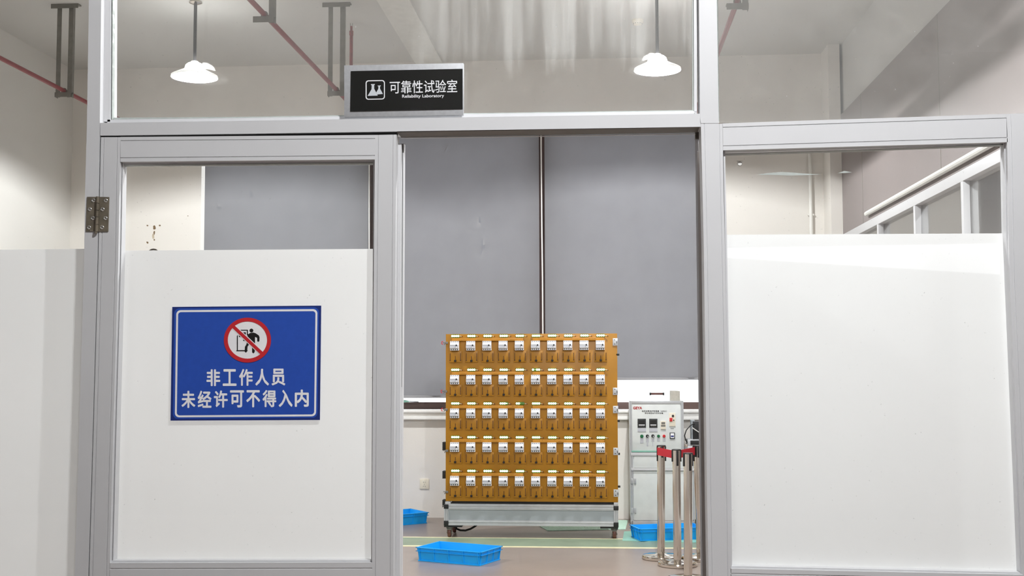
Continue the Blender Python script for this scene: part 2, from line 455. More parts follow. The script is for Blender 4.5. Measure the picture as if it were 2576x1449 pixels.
# hall on the camera's side
hq = [PY(*q, -YH + .08) for q in ((1790, 620), (2570, 606), (2570, 694), (1790, 646))]  # unseen wall slot, shaped so its reflection draws a bright strip on the film
hx0, hx1 = min(p.x for p in hq), max(p.x for p in hq)
mb = MB(); mb.box(-7.5, hx0, YH - .2, YH, 0, ZC); mb.box(hx1, XFAR + .2, YH - .2, YH, 0, ZC)
V_ = lambda x, y, z: Vector((x, y, z))
for zl, zr, z2l, z2r in ((hq[0].z, hq[1].z, ZC, ZC), (0, 0, hq[3].z, hq[2].z)):
    mb.hexa([V_(hx0, YH, zl), V_(hx1, YH, zr), V_(hx1, YH, z2r), V_(hx0, YH, z2l), V_(hx0, YH - .2, zl), V_(hx1, YH - .2, zr), V_(hx1, YH - .2, z2r), V_(hx0, YH - .2, z2l)])
struct(mb, 'wall_hall', M['wall_hall'], 'grey wall at the far end of the hall behind the viewer', 'wall')
mb = MB(); mb.box(-7.7, -7.5, YH - .2, .1, 0, ZC); struct(mb, 'wall_hall_west', M['wall_hall'], 'grey side wall of the hall on the hinge side', 'wall')
mb = MB(); mb.box(XFAR + .2, XFAR + .4, YH - .2, .1, 0, ZC); struct(mb, 'wall_hall_east', M['wall_hall'], 'grey side wall of the hall on the film panel side', 'wall')

# ---------------------------------------------------------------- window in the back wall
win = thing('window_6', (wx0, YB, wz0), 'brown framed window behind the grey blinds', 'window', kind='structure')
g = MB(); g.box(wx0, wx1, YB + .12, YB + .125, wz0, wz1); build(g, 'pane', M['glass_clean'], win)
f = MB(); f.box(wx0, wx1, YB + .10, YB + .16, wz0, wz0 + .07, M['brown'], .004); f.box(wx0, wx1, YB + .10, YB + .16, wz1 - .06, wz1, M['brown'])
build(f, 'window_frame', None, win)
for gx in (933, 1364):
    x = PY(gx, 700, YB + .05).x
    f = MB(); f.box(x - .06, x + .06, YB + .02, YB + .16, wz0, wz1, M['brown'], .004); f.box(x - .012, x + .012, YB - .0, YB + .02, wz0 + .1, wz1, M['brown'])
    build(f, 'mullion', None, win)
# white ledge mouldings under the window
za, zb = PY(1050, 1030, YB).z, PY(1050, 1055, YB).z
mb = MB()
mb.box(wx0 - .1, XR - .12, YB - .07, YB, za - .03, za, M['white_hot'], .006)
mb.box(wx0 - .1, XR - .12, YB - .045, YB, za - .07, za - .03, M['white_hot'], .008)
mb.box(wx0 - .1, XR - .12, YB - .06, YB, zb, za - .07, M['white_hot'], .006)
struct(mb, 'trim_12', None, 'white moulded ledge under the window', 'window sill')

# ---------------------------------------------------------------- roller blinds
def blind(x0, x1, ybot, label, chain=None, seed=0):
    Yf = YB - .055
    a, b = PY(x0, 700, Yf).x, PY(x1, 700, Yf).x
    zt, z0 = PY(1200, 324, Yf).z, PY((x0 + x1) / 2, ybot, Yf).z
    t = thing('roller_blind', ((a + b) / 2, Yf, z0), label, 'roller blind', 'grey roller blinds over the window')
    m = MB(); NX, NZ = 40, 24; vs = []
    for i in range(NZ + 1):
        for k in range(NX + 1):
            u, v = k / NX, i / NZ
            yy = Yf + .006 * math.sin(u * 9 + seed + v * 2.2) * (1 - v) ** .7 + .004 * math.sin(u * 21 + seed * 2 + v * 5) * (1 - v)
            if u < .02 or u > .98: yy -= .002
            vs.append(m.bm.verts.new((a + (b - a) * u, yy, z0 + (zt - z0) * v)))
    for i in range(NZ):
        for k in range(NX):
            q = i * (NX + 1) + k
            m.bm.faces.new([vs[q], vs[q + 1], vs[q + NX + 2], vs[q + NX + 1]])
    r = bmesh.ops.solidify(m.bm, geom=list(m.bm.faces), thickness=.0015)
    fb = build(m, 'blind_fabric', M['blind'], t)
    m = MB(); m.box(a, b, Yf - .009, Yf + .009, z0 - .012, z0 + .012, None, .004); build(m, 'bottom_bar', M['blind'], t)
    m = MB(); m.tube([(a, Yf + .02, zt), (b, Yf + .02, zt)], .028, 14); build(m, 'roller_tube', M['white_plastic'], t)
    if chain is not None:
        xc, xc2 = PY(chain[0], 350, Yf).x, PY(chain[1], 840, Yf).x
        m = MB(); m.tube([(xc, Yf - .005, zt), (xc + .005, Yf - .005, 2.9), ((xc + xc2) / 2 + .004, Yf - .006, 2.4), (xc2, Yf - .007, 1.35)], .0065, 6)
        o = build(m, 'bead_chain', M['white_hot'], t); o['label'] = 'white bead chain'
    return t
blind(512, 926, 997, 'grey roller blind hanging behind the glass of the closed door leaf', (929, 928), 0.3)
blind(938, 1357, 998, 'grey roller blind hanging behind the upper edge of the mustard test rack', (1361, 1366), 1.4)
blind(1371, 1796, 953, 'grey roller blind with a raised bottom edge above the control cabinet', None, 2.9)

# ---------------------------------------------------------------- partition: posts and rails
ZT = ZC
def member(name, A, B, label, cat, Y0=0.0, depth=.1, prof=GROOVE, m=None, parent=None):
    b = MB(); b.strip(A, B, depth, prof)
    o = build(b, name, m or M['frame'], parent)
    if label: tag(o, label, cat, kind='structure')
    return o
member('trim_1', vext([(223.6, 0), (218.6, 320), (214.2, 470), (211.3, 670), (197, 1150), (188.2, 1449)], 0, ZT, 0),
       vext([(254.7, 0), (251, 320), (248.2, 470), (244.5, 670), (231, 1150), (221.7, 1449)], 0, ZT, 0),
       'white aluminium door post carrying the hinge', 'door frame post', depth=.1, prof=PLAIN)
member('trim_2', px([(252, 309), (600, 304), (1160, 295), (1761, 286)]), px([(252, 341), (600, 336.5), (1160, 328), (1763, 319)]),
       'white aluminium header over the double door, below the sign', 'door header', depth=.085, prof=PLAIN)
b = MB(); b.strip(px([(1008, 346), (1400, 341), (1752, 336)], .078), px([(1008, 347.5), (1400, 342.5), (1752, 337.5)], .078), .006, PLAIN)
build(b, 'stop_lip', M['frame'], bpy.data.objects['trim_2'])
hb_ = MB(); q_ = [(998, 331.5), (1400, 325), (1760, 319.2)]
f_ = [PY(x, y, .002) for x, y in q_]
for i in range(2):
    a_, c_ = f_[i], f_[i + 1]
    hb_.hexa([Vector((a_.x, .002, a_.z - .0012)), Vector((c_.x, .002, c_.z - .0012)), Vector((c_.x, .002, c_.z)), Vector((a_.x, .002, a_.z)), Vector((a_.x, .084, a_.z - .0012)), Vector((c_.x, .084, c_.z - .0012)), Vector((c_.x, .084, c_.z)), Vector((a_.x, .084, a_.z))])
build(hb_, 'header_soffit', M['soffit'], bpy.data.objects['trim_2'])  # dark sheet puts the shade under the header into its colour
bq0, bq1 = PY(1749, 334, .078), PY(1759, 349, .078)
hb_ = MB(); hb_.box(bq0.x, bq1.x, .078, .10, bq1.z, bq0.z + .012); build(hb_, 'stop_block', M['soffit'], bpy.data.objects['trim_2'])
member('trim_3', vext([(1758.5, 0), (1761.5, 310)], 0, ZT), vext([(1803, 0), (1808, 310)], 0, ZT), 'upper white aluminium post between the transom panes', 'partition post', depth=.085, prof=PLAIN)
member('trim_4', vext([(1763, 311), (1766.5, 440), (1770.5, 620), (1779, 1250), (1782.6, 1449)], 0, None, 0),
       vext([(1818, 311), (1819.5, 440), (1824, 620), (1836.5, 1250), (1839.5, 1449)], 0, None, 0), 'wide grooved white post between the doorway and the film panel', 'partition post', depth=.085)

def bead(quad, Y, wpx, name, parent, m=None, d=.012, wz=None):
    """picture-frame bead inside a quad of pixels tl,tr,br,bl on plane Y"""
    tl, tr, br, bl = [PY(*q, Y) for q in quad]
    c = (tl + tr + br + bl) / 4
    def ins(p): return Vector((p.x + (wpx if p.x < c.x else -wpx), Y, p.z + (wpx if p.z < c.z else -wpx)))
    i = [ins(p) for p in (tl, tr, br, bl)]; o = [tl, tr, br, bl]
    b = MB()
    for k in range(4):
        k2 = (k + 1) % 4
        b.quadbox(o[k], o[k2], i[k2], i[k], d)
    return build(b, name, m or M['frame'], parent)
def sheet(quad, Y, name, m, parent):
    b = MB(); b.poly([PY(*q, Y) for q in quad]); return build(b, name, m, parent)
def slab(quad, Y, d, name, m, parent=None, bev=0):
    b = MB(); b.quadbox(*[PY(*q, Y) for q in quad], d, m, bev)
    return build(b, name, m, parent)

# transom over the doors (behind the sign)
def up(x, y, Y, z): return Vector((PY(x, y, Y).x, Y, z))
t = thing('window_1', PY(1000, 300), 'clear transom pane over the double door with dried streaks', 'window', kind='structure')
Yt = .03
b = MB(); b.strip(vext([(262, 0), (262, 306)], Yt, ZT), vext([(278, 0), (277, 306)], Yt, ZT), .05, PLAIN)
b.strip(vext([(1745, 0), (1746, 290)], Yt, ZT), vext([(1753, 0), (1753.5, 290)], Yt, ZT), .05, PLAIN)
b.strip(px([(270, 301), (600, 297), (1160, 287), (1753, 279)], Yt), px([(270, 312), (600, 307), (1160, 299), (1753, 289)], Yt), .05, PLAIN)
build(b, 'transom_frame', M['frame'], t)
b = MB(); b.strip(vext([(278, 0), (277, 302)], Yt + .008, ZT), vext([(285.5, 0), (284, 302)], Yt + .008, ZT), .012, [(0, 0), (.3, 0), (.4, .004), (.6, .004), (.8, -.003), (1, .003)])
b.strip(vext([(1741.5, 0), (1742, 283)], Yt + .008, ZT), vext([(1746, 0), (1747, 283)], Yt + .008, ZT), .012, PLAIN)
b.strip(px([(286, 296), (600, 294), (1160, 285), (1742, 277)], Yt + .008), px([(286, 302), (600, 298), (1160, 289), (1742, 281)], Yt + .008), .012, PLAIN)
build(b, 'silicone_bead', M['silicone'], t)
b = MB(); b.quadbox(up(280, 300, .05, ZT), up(1747, 283, .05, ZT), PY(1747, 283, .05), PY(280, 301, .05), .006); build(b, 'pane', M['glass_streak'], t)

# left neighbour panel
t = thing('window_2', PY(100, 900), 'partition panel beyond the hinged post, frosted film below clear glass', 'window', kind='structure')
xl = -3.1
b = MB(); b.quadbox(Vector((xl, .03, ZT)), up(226, 100, .03, ZT), up(190, 1440, .03, .1), Vector((xl, .03, .1)), .005); build(b, 'pane', M['glass_door'], t)
a = PY(0, 629, .036); c = PY(214, 626, .036)
b = MB(); b.poly([Vector((xl, .036, a.z + .002)), Vector((c.x, .036, c.z)), Vector((PY(190, 1440, .036).x, .036, .1)), Vector((xl, .036, .1))]); build(b, 'frosted_film', M['film'], t)
b = MB(); b.box(xl - .06, xl, 0, .1, 0, ZT); b.box(xl, -1.545, 0, .1, 0, .1); build(b, 'panel_frame', M['frame'], t)
b = MB(); b.box(-7.5, xl - .06, 0, .1, 0, ZT); struct(b, 'wall_front_west', M['wall_white'], 'white wall continuing the partition past the hinge side', 'wall')

# closed door leaf
d1 = thing('door_1', PY(620, 900), 'closed white aluminium door leaf with frosted film and a blue notice', 'door', kind='structure')
L_in = [(303, 345), (300.5, 470), (297.5, 650), (283, 1150), (276.5, 1415)]
member('stile', vext([(254, 345), (251.3, 470), (247.5, 650), (233.5, 1150), (224.5, 1449)], 0, None, .03), vext(L_in, 0, None, .03), None, None, depth=.05, parent=d1)
member('stile', vext([(943.5, 339.5), (941.3, 560), (938.5, 900), (936, 1250), (935.8, 1449)], 0, None, .03), vext([(997, 338.5), (995.2, 560), (993, 900), (990.6, 1250), (989.7, 1449)], 0, None, .03), None, None, depth=.05, parent=d1)
member('top_rail', px([(303, 344.5), (943.5, 339.5)]), px([(303, 407), (943, 401)]), None, None, depth=.05, parent=d1)
member('mid_rail', px([(276, 1416.5), (936, 1415)]), [PY(276, 1416, 0) - Vector((0, 0, .11)), PY(936, 1416, 0) - Vector((0, 0, .11))], None, None, depth=.05, parent=d1)
a, c = PY(272, 1416, 0), PY(936, 1416, 0)
b = MB(); b.box(a.x, c.x, .02, .03, .13, a.z - .1); build(b, 'lower_panel', M['frame'], d1)
b = MB(); b.box(a.x, c.x, 0, .05, .03, .14); build(b, 'bottom_rail', M['frame'], d1)
b = MB()
b.strip(px([(301, 407), (298, 650), (284, 1150), (277, 1416)], .012), px([(309, 407), (304.5, 650), (291, 1150), (284.5, 1416)], .012), .03, [(0, 0), (.35, 0), (.45, .006), (.7, .006), (.8, .002), (1, .002)])
b.strip(px([(303, 408), (943, 402)], .02), px([(303, 414), (943, 407.5)], .02), .02, PLAIN)
b.strip(px([(280, 1410), (936, 1409.5)], .012), px([(280, 1418), (936, 1417)], .012), .03, PLAIN)
b.strip(px([(938.5, 402), (938, 640), (934.5, 1250), (933.5, 1416)], .015), px([(944, 402), (941.5, 640), (937.5, 1250), (937, 1416)], .015), .03, PLAIN)
build(b, 'glazing_bead', M['frame'], d1)
b = MB()
b.strip(px([(310, 412.5), (500, 411.5), (943, 407)], .022), px([(312, 418), (500, 416.5), (941, 413)], .022), .012, [(0, .004), (.4, 0), (1, .005)])
build(b, 'silicone_bead', M['silicone'], d1)
Yf = .0445
slab([(303, 403), (945, 398), (938, 1420), (279, 1420)], Yf - .006, .005, 'pane', M['glass_door'], d1)
sheet([(304.5, 630.5), (940, 626), (934, 1411), (291, 1411)], Yf, 'frosted_film', M['film'], d1)
# meeting stile lips of the closed leaf
b = MB(); b.strip(vext([(994, 359.5), (991.5, 680), (988, 1250), (987, 1449)], .03, None, .03), vext([(1009, 361), (1008, 680), (1006, 1250), (1005.5, 1449)], .03, None, .03), .05, [(0, 0), (.45, 0), (.52, .004), (1, .004)])
build(b, 'meeting_lip', M['frame'], d1)
b = MB(); b.strip(vext([(1009, 362), (1008, 680), (1006, 1250), (1005.5, 1449)], .05, None, .03), vext([(1012.5, 362), (1011.3, 680), (1008.5, 1250), (1008, 1449)], .05, None, .03), .02, PLAIN)
build(b, 'brush_seal', M['gasket'], d1)
b = MB(); b.strip(vext([(1012, 361), (1011, 680), (1008.5, 1250), (1008, 1449)], .055, None, .03), vext([(1016, 361), (1014.3, 680), (1010.5, 1250), (1010, 1449)], .055, None, .03), .025, PLAIN)
build(b, 'meeting_lip', M['frame'], d1)
# black strips paint the shade in the gaps above and beside the leaf
b = MB(); b.strip(px([(252, 341), (999, 332)], .01), px([(252, 346), (997, 340)], .01), .02, PLAIN); build(b, 'gasket', M['gasket'], d1)
b = MB(); b.strip(vext([(250, 341), (229, 1250), (221, 1449)], .03, None, .03), vext([(257, 341), (237, 1250), (228, 1449)], .03, None, .03), .02, PLAIN); build(b, 'gasket', M['gasket'], d1)
# hinge : leaf plates, knuckle, screws
H = lambda x, y: (190 + x / 7.246, 470 + y / 7.246)
hg = MB(); hg.quadbox(*[PY(*H(*q), -.003) for q in ((210, 182), (385, 182), (365, 812), (188, 812))], .003, None)
hg.quadbox(*[PY(*H(*q), -.003) for q in ((440, 182), (612, 186), (592, 815), (415, 815))], .003, None)
hinge = build(hg, 'hinge', M['hinge'], d1); hinge['label'] = 'aged nickel butt hinge'
pts = [PY(*H(*q), -.006) for q in ((405, 175), (402, 300), (397, 430), (391, 550), (386, 690), (380, 820))]
for i in range(5):
    b = MB(); b.tube([pts[i] + Vector((0, 0, -.0006)), pts[i + 1] + Vector((0, 0, .0006))], .0052, 12); build(b, 'knuckle', M['hinge'], hinge)
b = MB(); b.tube([pts[5] + Vector((-.0015, 0, .001)), PY(*H(368, 850), -.006)], .0048, 10); build(b, 'pin_tip', M['hinge'], hinge)
for q in ((328, 248), (552, 250), (260, 410), (492, 410), (316, 572), (546, 572), (246, 742), (482, 740)):
    c = PY(*H(*q), -.003)
    b = MB(); b.lathe([(0, .0003), (.0018, .0001), (.002, -.0012), (.0046, -.0022), (.0062, -.0012), (.0066, .0005)], c, 16, None, 'Y')
    build(b, 'screw', M['screw'], hinge)

# open door leaf, swung into the room
xh = PY(1776.5, 400, .09).x
t = thing('door_2', (xh, .085, 0), 'opened white aluminium door leaf seen edge on beside the wide post', 'door', kind='structure')
t.rotation_euler = (0, 0, math.radians(90 - 5.55))
zt2 = PY(1757, 352, .1).z; W = .84
b = MB()
b.box(0, .05, .0225, .032, zt2 - .035, zt2); b.box(0, .05, .0265, .032, .03, zt2 - .035)
b.box(.025, .055, 0, .0265, .03, zt2 - .01); b.box(W - .06, W, 0, .032, .03, zt2, None, .002); b.box(.055, W - .06, 0, .032, zt2 - .07, zt2); b.box(.055, W - .06, 0, .032, .03, .13); b.box(.055, W - .06, 0, .032, .83, .93)
b.box(.055, W - .06, .012, .02, .13, .83)
build(b, 'leaf_frame', M['frame'], t, False)
b = MB(); b.box(.018, .0249, .001, .0262, .03, zt2 - .01); build(b, 'brush_seal', M['gasket_brown'], t, False)  # tinted strip paints the shadow in the gap beside the lip
b = MB(); b.box(.055, W - .06, .014, .02, .93, zt2 - .07); build(b, 'pane', M['glass_door'], t, False)
b = MB(); b.poly([Vector(q) for q in ((.057, .022, .93), (W - .062, .022, .93), (W - .062, .022, 1.86), (.057, .022, 1.86))]); build(b, 'frosted_film', M['film'], t, False)
b = MB(); b.tube([(-.004, -.012, PY(1765, 572, .1).z), (-.004, -.012, PY(1765, 480, .1).z)], .005, 10); build(b, 'hinge_knuckle', M['hinge'], t, False)

# right panel
t = thing('window_3', PY(2180, 900), 'wide partition panel with white frosted film under a clear strip', 'window', kind='structure')
member('top_rail', px([(1817.5, 310.3), (2531.5, 286.5)]), px([(1818.5, 378), (2535, 357.5)]), None, None, depth=.06, parent=t)
member('side_stile', vext([(2531.5, 286.5), (2534.7, 420), (2540, 700), (2567.5, 1300), (2573.5, 1449)], 0, None, .1), vext([(2600, 284), (2605, 420), (2612, 700), (2640, 1300), (2646, 1449)], 0, None, .1), None, None, depth=.06, parent=t)
z0 = PY(1840, 1436, 0).z
member('bottom_rail', px([(1838, 1430.5), (2574, 1446)]), [PY(1838, 1430, 0) - Vector((0, 0, .09)), PY(2574, 1446, 0) - Vector((0, 0, .09))], None, None, depth=.06, parent=t)
b = MB(); b.box(PY(1838, 1436).x, PY(2574, 1436).x, .02, .04, .1, z0 - .08); build(b, 'lower_panel', M['frame'], t)
b = MB()
b.strip(px([(1820, 378), (1824, 590), (1836, 1250), (1839, 1432)], .015), px([(1824, 378), (1828.5, 590), (1840, 1250), (1842, 1432)], .015), .03, PLAIN)
b.strip(px([(2526, 360), (2531, 590), (2561, 1300), (2567, 1446)], .015), px([(2534, 360), (2538, 590), (2567, 1300), (2573, 1446)], .015), .03, [(0, 0), (.5, .002), (.6, .006), (1, .006)])
b.strip(px([(1840, 1424), (2566, 1440)], .012), px([(1840, 1430), (2566, 1446)], .012), .03, PLAIN)
build(b, 'glazing_bead', M['frame'], t)
b = MB(); b.strip(px([(1822, 386), (2130, 377), (2530, 362)], .022), px([(1822, 391), (2130, 381), (2530, 366)], .022), .012, [(0, .004), (.4, 0), (1, .005)])
build(b, 'silicone_bead', M['silicone'], t)
slab([(1818, 374), (2534, 352), (2572, 1450), (1838, 1434)], Yf - .006, .005, 'pane', M['glass_door'], t)
sheet([(1827.5, 590.5), (2531, 587), (2566, 1442), (1841, 1425)], Yf, 'frosted_film', M['film'], t)
# old adhesive mark and a little hook left on the clear strip
Z_ = lambda x, y: (1800 + x / 3.3196, 340 + y / 3.3196)
b = MB(); b.poly([PY(*Z_(*q), Yf - .0072) for q in ((350, 330), (420, 318), (540, 308), (640, 312), (760, 322), (885, 327), (780, 333), (620, 337), (480, 332))], None, .001); build(b, 'adhesive_mark', M['silicone'], t)
b = MB(); b.poly([PY(*Z_(*q), Yf - .0072) for q in ((1020, 318), (1075, 298), (1140, 310), (1080, 316))], None, .001); build(b, 'adhesive_mark', M['silicone'], t)
hk = PY(*Z_(202, 238), Yf - .0062)
b = MB(); b.lathe([(0, -.006), (.006, -.005), (.0078, .001)], hk, 18, None, 'Y'); b.box(hk.x - .009, hk.x + .009, Yf - .010, Yf - .0062, hk.z + .0055, hk.z + .0075); b.box(hk.x - .002, hk.x + .002, Yf - .009, Yf - .0062, hk.z + .003, hk.z + .007)
tag(build(b, 'suction_hook', M['white_plastic']), 'tiny white suction hook stuck on the clear glass above the wide film', 'hook')
# pane above the right panel
t = thing('window_4', PY(2180, 200), 'clear upper pane above the wide film panel', 'window', kind='structure')
b = MB(); b.quadbox(up(1800, 100, .045, ZT), Vector((2.35, .045, ZT)), Vector((2.35, .045, PY(1812, 308, .045).z)), PY(1806, 308, .045), .006); build(b, 'pane', M['glass'], t)
b = MB(); b.strip(vext([(1802, 0), (1806, 306)], .03, ZT), vext([(1806.5, 0), (1810, 306)], .03, ZT), .02, [(0, 0), (.5, -.003), (1, .004)]); build(b, 'silicone_bead', M['silicone'], t)
b = MB(); b.box(1.24, 2.36, 0, .1, 0, 2.215); struct(b, 'wall_front', M['frame'], 'white partition panel past the wide film panel', 'wall')
b = MB(); b.box(2.35, XFAR + .2, 0, .1, 0, ZC); struct(b, 'wall_front_east', M['wall_white'], 'white wall continuing the partition past the side wall', 'wall')

# ---------------------------------------------------------------- sign over the door
S = lambda x, y: (860 + x / 7.806, 140 + y / 7.806)
sg = thing('door_sign', PY(1016, 290), 'black and silver laboratory sign with flasks standing on the door header', 'sign')
slab([S(45, 190), S(2388, 145), S(2384, 1165), S(45, 1205)], .001, .016, 'sign_frame', M['sign_silver'], sg, .0008)
slab([S(178, 303), S(2370, 258), S(2370, 1045), S(165, 1093)], -.0015, .004, 'sign_face', M['sign_black'], sg)
sq = lambda *p: [PY(*S(*q), -.0018) for q in p]
text_mesh('可靠性试验室', 'lettering', sq((940, 497), (2265, 470), (2265, 722), (940, 745)), M['letter'], sg, .006)
text_mesh('Reliability Laboratory', 'lettering', sq((1185, 768), (2005, 755), (2005, 832), (1185, 846)), M['letter'], sg, .016)
def rrect(x0, y0, x1, y1, r, sl=0, n=6):
    out = []
    for cx_, cy_, a0 in ((x1 - r, y0 + r, -90), (x1 - r, y1 - r, 0), (x0 + r, y1 - r, 90), (x0 + r, y0 + r, 180)):
        for k in range(n + 1):
            a = math.radians(a0 + 90 * k / n); out.append((cx_ + r * math.cos(a), cy_ + r * math.sin(a) + sl * (cx_ + r * math.cos(a) - x0)))
    return out
def ring_faces(b, O, I, fn, m=None):
    n = len(O); vo = [b.bm.verts.new(fn(*q)) for q in O]; vi = [b.bm.verts.new(fn(*q)) for q in I]; fs = []
    for k in range(n): fs.append(b.bm.faces.new([vo[k], vi[k], vi[(k + 1) % n], vo[(k + 1) % n]]))
    b._tag(fs, m)
sf = lambda x, y: PY(*S(x, y), -.0019)
b = MB(); ring_faces(b, rrect(466, 486, 844, 866, 55, -.02), rrect(486, 504, 826, 848, 42, -.02), sf); build(b, 'icon_border', M['letter'], sg)
b = MB()
b.poly([sf(*q) for q in ((505, 790), (582, 660), (586, 580), (570, 576), (570, 560), (648, 556), (648, 572), (634, 578), (634, 650), (672, 718), (705, 785))])
b.poly([sf(*q) for q in ((676, 722), (716, 650), (718, 604), (704, 600), (704, 588), (764, 584), (764, 598), (750, 604), (750, 648), (806, 752), (694, 762))])
build(b, 'flask_icon', M['icon'], sg)

# ---------------------------------------------------------------- blue notice on the film
B = lambda x, y: (420 + x / 4.5275, 750 + y / 4.5275)
ns = thing('notice_sign', PY(*B(900, 1390), .03), 'blue no entry notice with a red prohibition ring on the frosted door film', 'sign')
slab([B(60, 100), B(1755, 85), B(1740, 1388), B(40, 1395)], .034, .0035, 'sign_panel', M['blue_dark'], ns)
y1 = .0337
bf = lambda yy: (lambda x, y: PY(*B(x, y), yy))
def warp(x, y):       # sign is a slightly skewed rectangle in the crop
    return x - 16 * (y - 140) / 1200, y - 12 * (x - 100) / 1600
WO = [warp(*q) for q in rrect(106, 137, 1714, 1358, 50)]
WI = [warp(*q) for q in rrect(128, 160, 1692, 1336, 32)]
b = MB(); b.poly([bf(y1)(*q) for q in [warp(*q) for q in rrect(82, 116, 1732, 1376, 60)]]); build(b, 'sign_field', M['blue'], ns)
b = MB(); ring_faces(b, WO, WI, bf(y1 - .0003)); build(b, 'sign_border', M['sign_white'], ns)
def ell(cx_, cy_, rx, ry, n=48): return [(cx_ + rx * math.cos(2 * math.pi * k / n), cy_ + ry * math.sin(2 * math.pi * k / n)) for k in range(n)]
b = MB(); b.poly([bf(y1 - .0003)(*q) for q in ell(917, 477, 226, 214)]); build(b, 'symbol_ground', M['sign_white'], ns)
fy = bf(y1 - .0006)
b = MB()
b.poly([fy(*q) for q in ell(962, 369, 22, 22, 20)])
b.poly([fy(*q) for q in ((950, 396), (985, 392), (1010, 400), (1046, 424), (1055, 445), (1053, 488), (1040, 499), (1028, 490), (1027, 452), (1003, 442), (1003, 525), (999, 615), (985, 630), (970, 618), (968, 545), (940, 520), (918, 552), (914, 605), (900, 622), (885, 610), (888, 555), (905, 525), (914, 470), (878, 490), (866, 482), (872, 470), (916, 440), (922, 412))])
b.poly([fy(*q) for q in ((796, 430), (808, 420), (808, 592), (918, 592), (918, 605), (790, 605), (790, 594), (796, 594))])
b.poly([fy(*q) for q in ((835, 360), (922, 360), (922, 425), (910, 425), (910, 371), (842, 371))])
b.poly([fy(*q) for q in ((820, 392), (898, 388), (898, 440), (820, 444))])
build(b, 'walking_figure', M['print'], ns)
b = MB()
dx, dy = 310 / 430, 300 / 430
nx, ny = -dy, dx
def bar(x0, y0, x1, y1_, w_): 
    l = math.hypot(x1 - x0, y1_ - y0); ux, uy = (x1 - x0) / l, (y1_ - y0) / l
    return [(x0 - uy * w_, y0 + ux * w_), (x1 - uy * w_, y1_ + ux * w_), (x1 + uy * w_, y1_ - ux * w_), (x0 + uy * w_, y0 - ux * w_)]
b.poly([bf(y1 - .0009)(*q) for q in bar(760, 328, 1076, 624, 28)]); build(b, 'slash_edge', M['sign_white'], ns)
b = MB(); b.poly([bf(y1 - .0014)(*q) for q in bar(752, 320, 1084, 632, 19)]); 
ring_faces(b, ell(917, 478, 269, 256), ell(917, 477, 224, 212), bf(y1 - .0012)); build(b, 'prohibition_ring', M['red'], ns)
L1 = 'non'
def line(body, x0, y0, x1, y1_, gap):
    n = len(body); wch = (x1 - x0 - gap * (n - 1)) / n
    for i, ch in enumerate(body):
        xa = x0 + i * (wch + gap)
        q = [PY(*B(*p), y1 - .0004) for p in ((xa, y0 - .01 * (xa - x0)), (xa + wch, y0 - .01 * (xa - x0)), (xa + wch, y1_ - .01 * (xa - x0)), (xa, y1_ - .01 * (xa - x0)))]
        text_mesh(ch, 'lettering', q, M['sign_white'], ns, .03)
line('非工作人员', 455, 815, 1343, 997, 38)
line('未经许可不得入内', 170, 1060, 1610, 1246, 36)

# ---------------------------------------------------------------- pendant lamps
def pendant(x, y, zr, label, power, group='pendant lamps'):
    t = thing('pendant_lamp', (x, y, ZC), label, 'pendant lamp', group)
    b = MB(); b.lathe([(0, ZC), (.05, ZC), (.055, ZC - .012), (.03, ZC - .022), (0, ZC - .022)], (x, y, 0), 24); build(b, 'ceiling_rose', M['chrome'], t)
    b = MB(); b.tube([(x, y, ZC - .02), (x, y, zr + .118)], .014, 12); build(b, 'stem', M['dark_stem'], t)
    b = MB(); b.lathe([(.0, .122), (.028, .122), (.034, .112), (.056, .104), (.074, .088), (.084, .056), (.0, .056)], (x, y, zr), 28); build(b, 'lamp_housing', M['housing'], t)
    b = MB(); b.lathe([(.07, .058), (.085, .055), (.11, .042), (.15, .022), (.185, .005), (.196, -.002), (.198, -.018), (.195, -.018), (.193, -.005), (.182, .001), (.147, .018), (.107, .037), (.06, .054)], (x, y, zr), 40); build(b, 'lamp_shade', M['shade'], t)
    b = MB(); b.lathe([(0, .0558), (.04, .0558), (.055, .0552)], (x, y, zr), 28); o = build(b, 'bulb', M['bulb'], t)
    li = bpy.data.lights.new('lamp_light', 'POINT'); li.energy = power; li.shadow_soft_size = .025; li.color = (.975, .99, 1)
    lo = bpy.data.objects.new('lamp_light', li); C.objects.link(lo); lo.parent = t; lo.location = (0, 0, zr + .048 - ZC)
    return t
a = PZ(492, 4, ZC); ZL = PY(485, 190, a.y).z
pendant(a.x, a.y, ZL, 'white pendant lamp hanging above the closed door leaf', LAMP_W)
c = PZ(1654, 172, ZL)
pendant(c.x, c.y, ZL, 'white pendant lamp hanging beside the smoke detector', LAMP_W)
pendant(-3.4, 1.2, ZL, 'white pendant lamp out of sight behind the hinge side panel', LAMP_W * .35)  # unseen lamp added to light the far-left film
pendant(.5, 3.0, ZL, 'white pendant lamp out of sight over the floor in front of the test rack', LAMP_W * .85)  # unseen lamp added to brighten the lower blinds
pendant(.375, 1.0, ZL, 'white pendant lamp out of sight above the open door leaf', LAMP_W * 1.1)  # unseen lamp added to backlight the films, in line with the open leaf
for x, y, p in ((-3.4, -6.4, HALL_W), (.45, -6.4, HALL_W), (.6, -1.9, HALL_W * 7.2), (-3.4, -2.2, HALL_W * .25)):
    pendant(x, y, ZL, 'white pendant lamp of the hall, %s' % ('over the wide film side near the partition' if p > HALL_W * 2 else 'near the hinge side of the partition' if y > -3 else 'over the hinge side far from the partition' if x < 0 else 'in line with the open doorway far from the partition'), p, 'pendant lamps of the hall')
pendant(3.5, 5.0, ZL, 'white pendant lamp behind the glazed side partition', LAMP_W * .35)  # unseen lamp added to light the wall behind the glazing

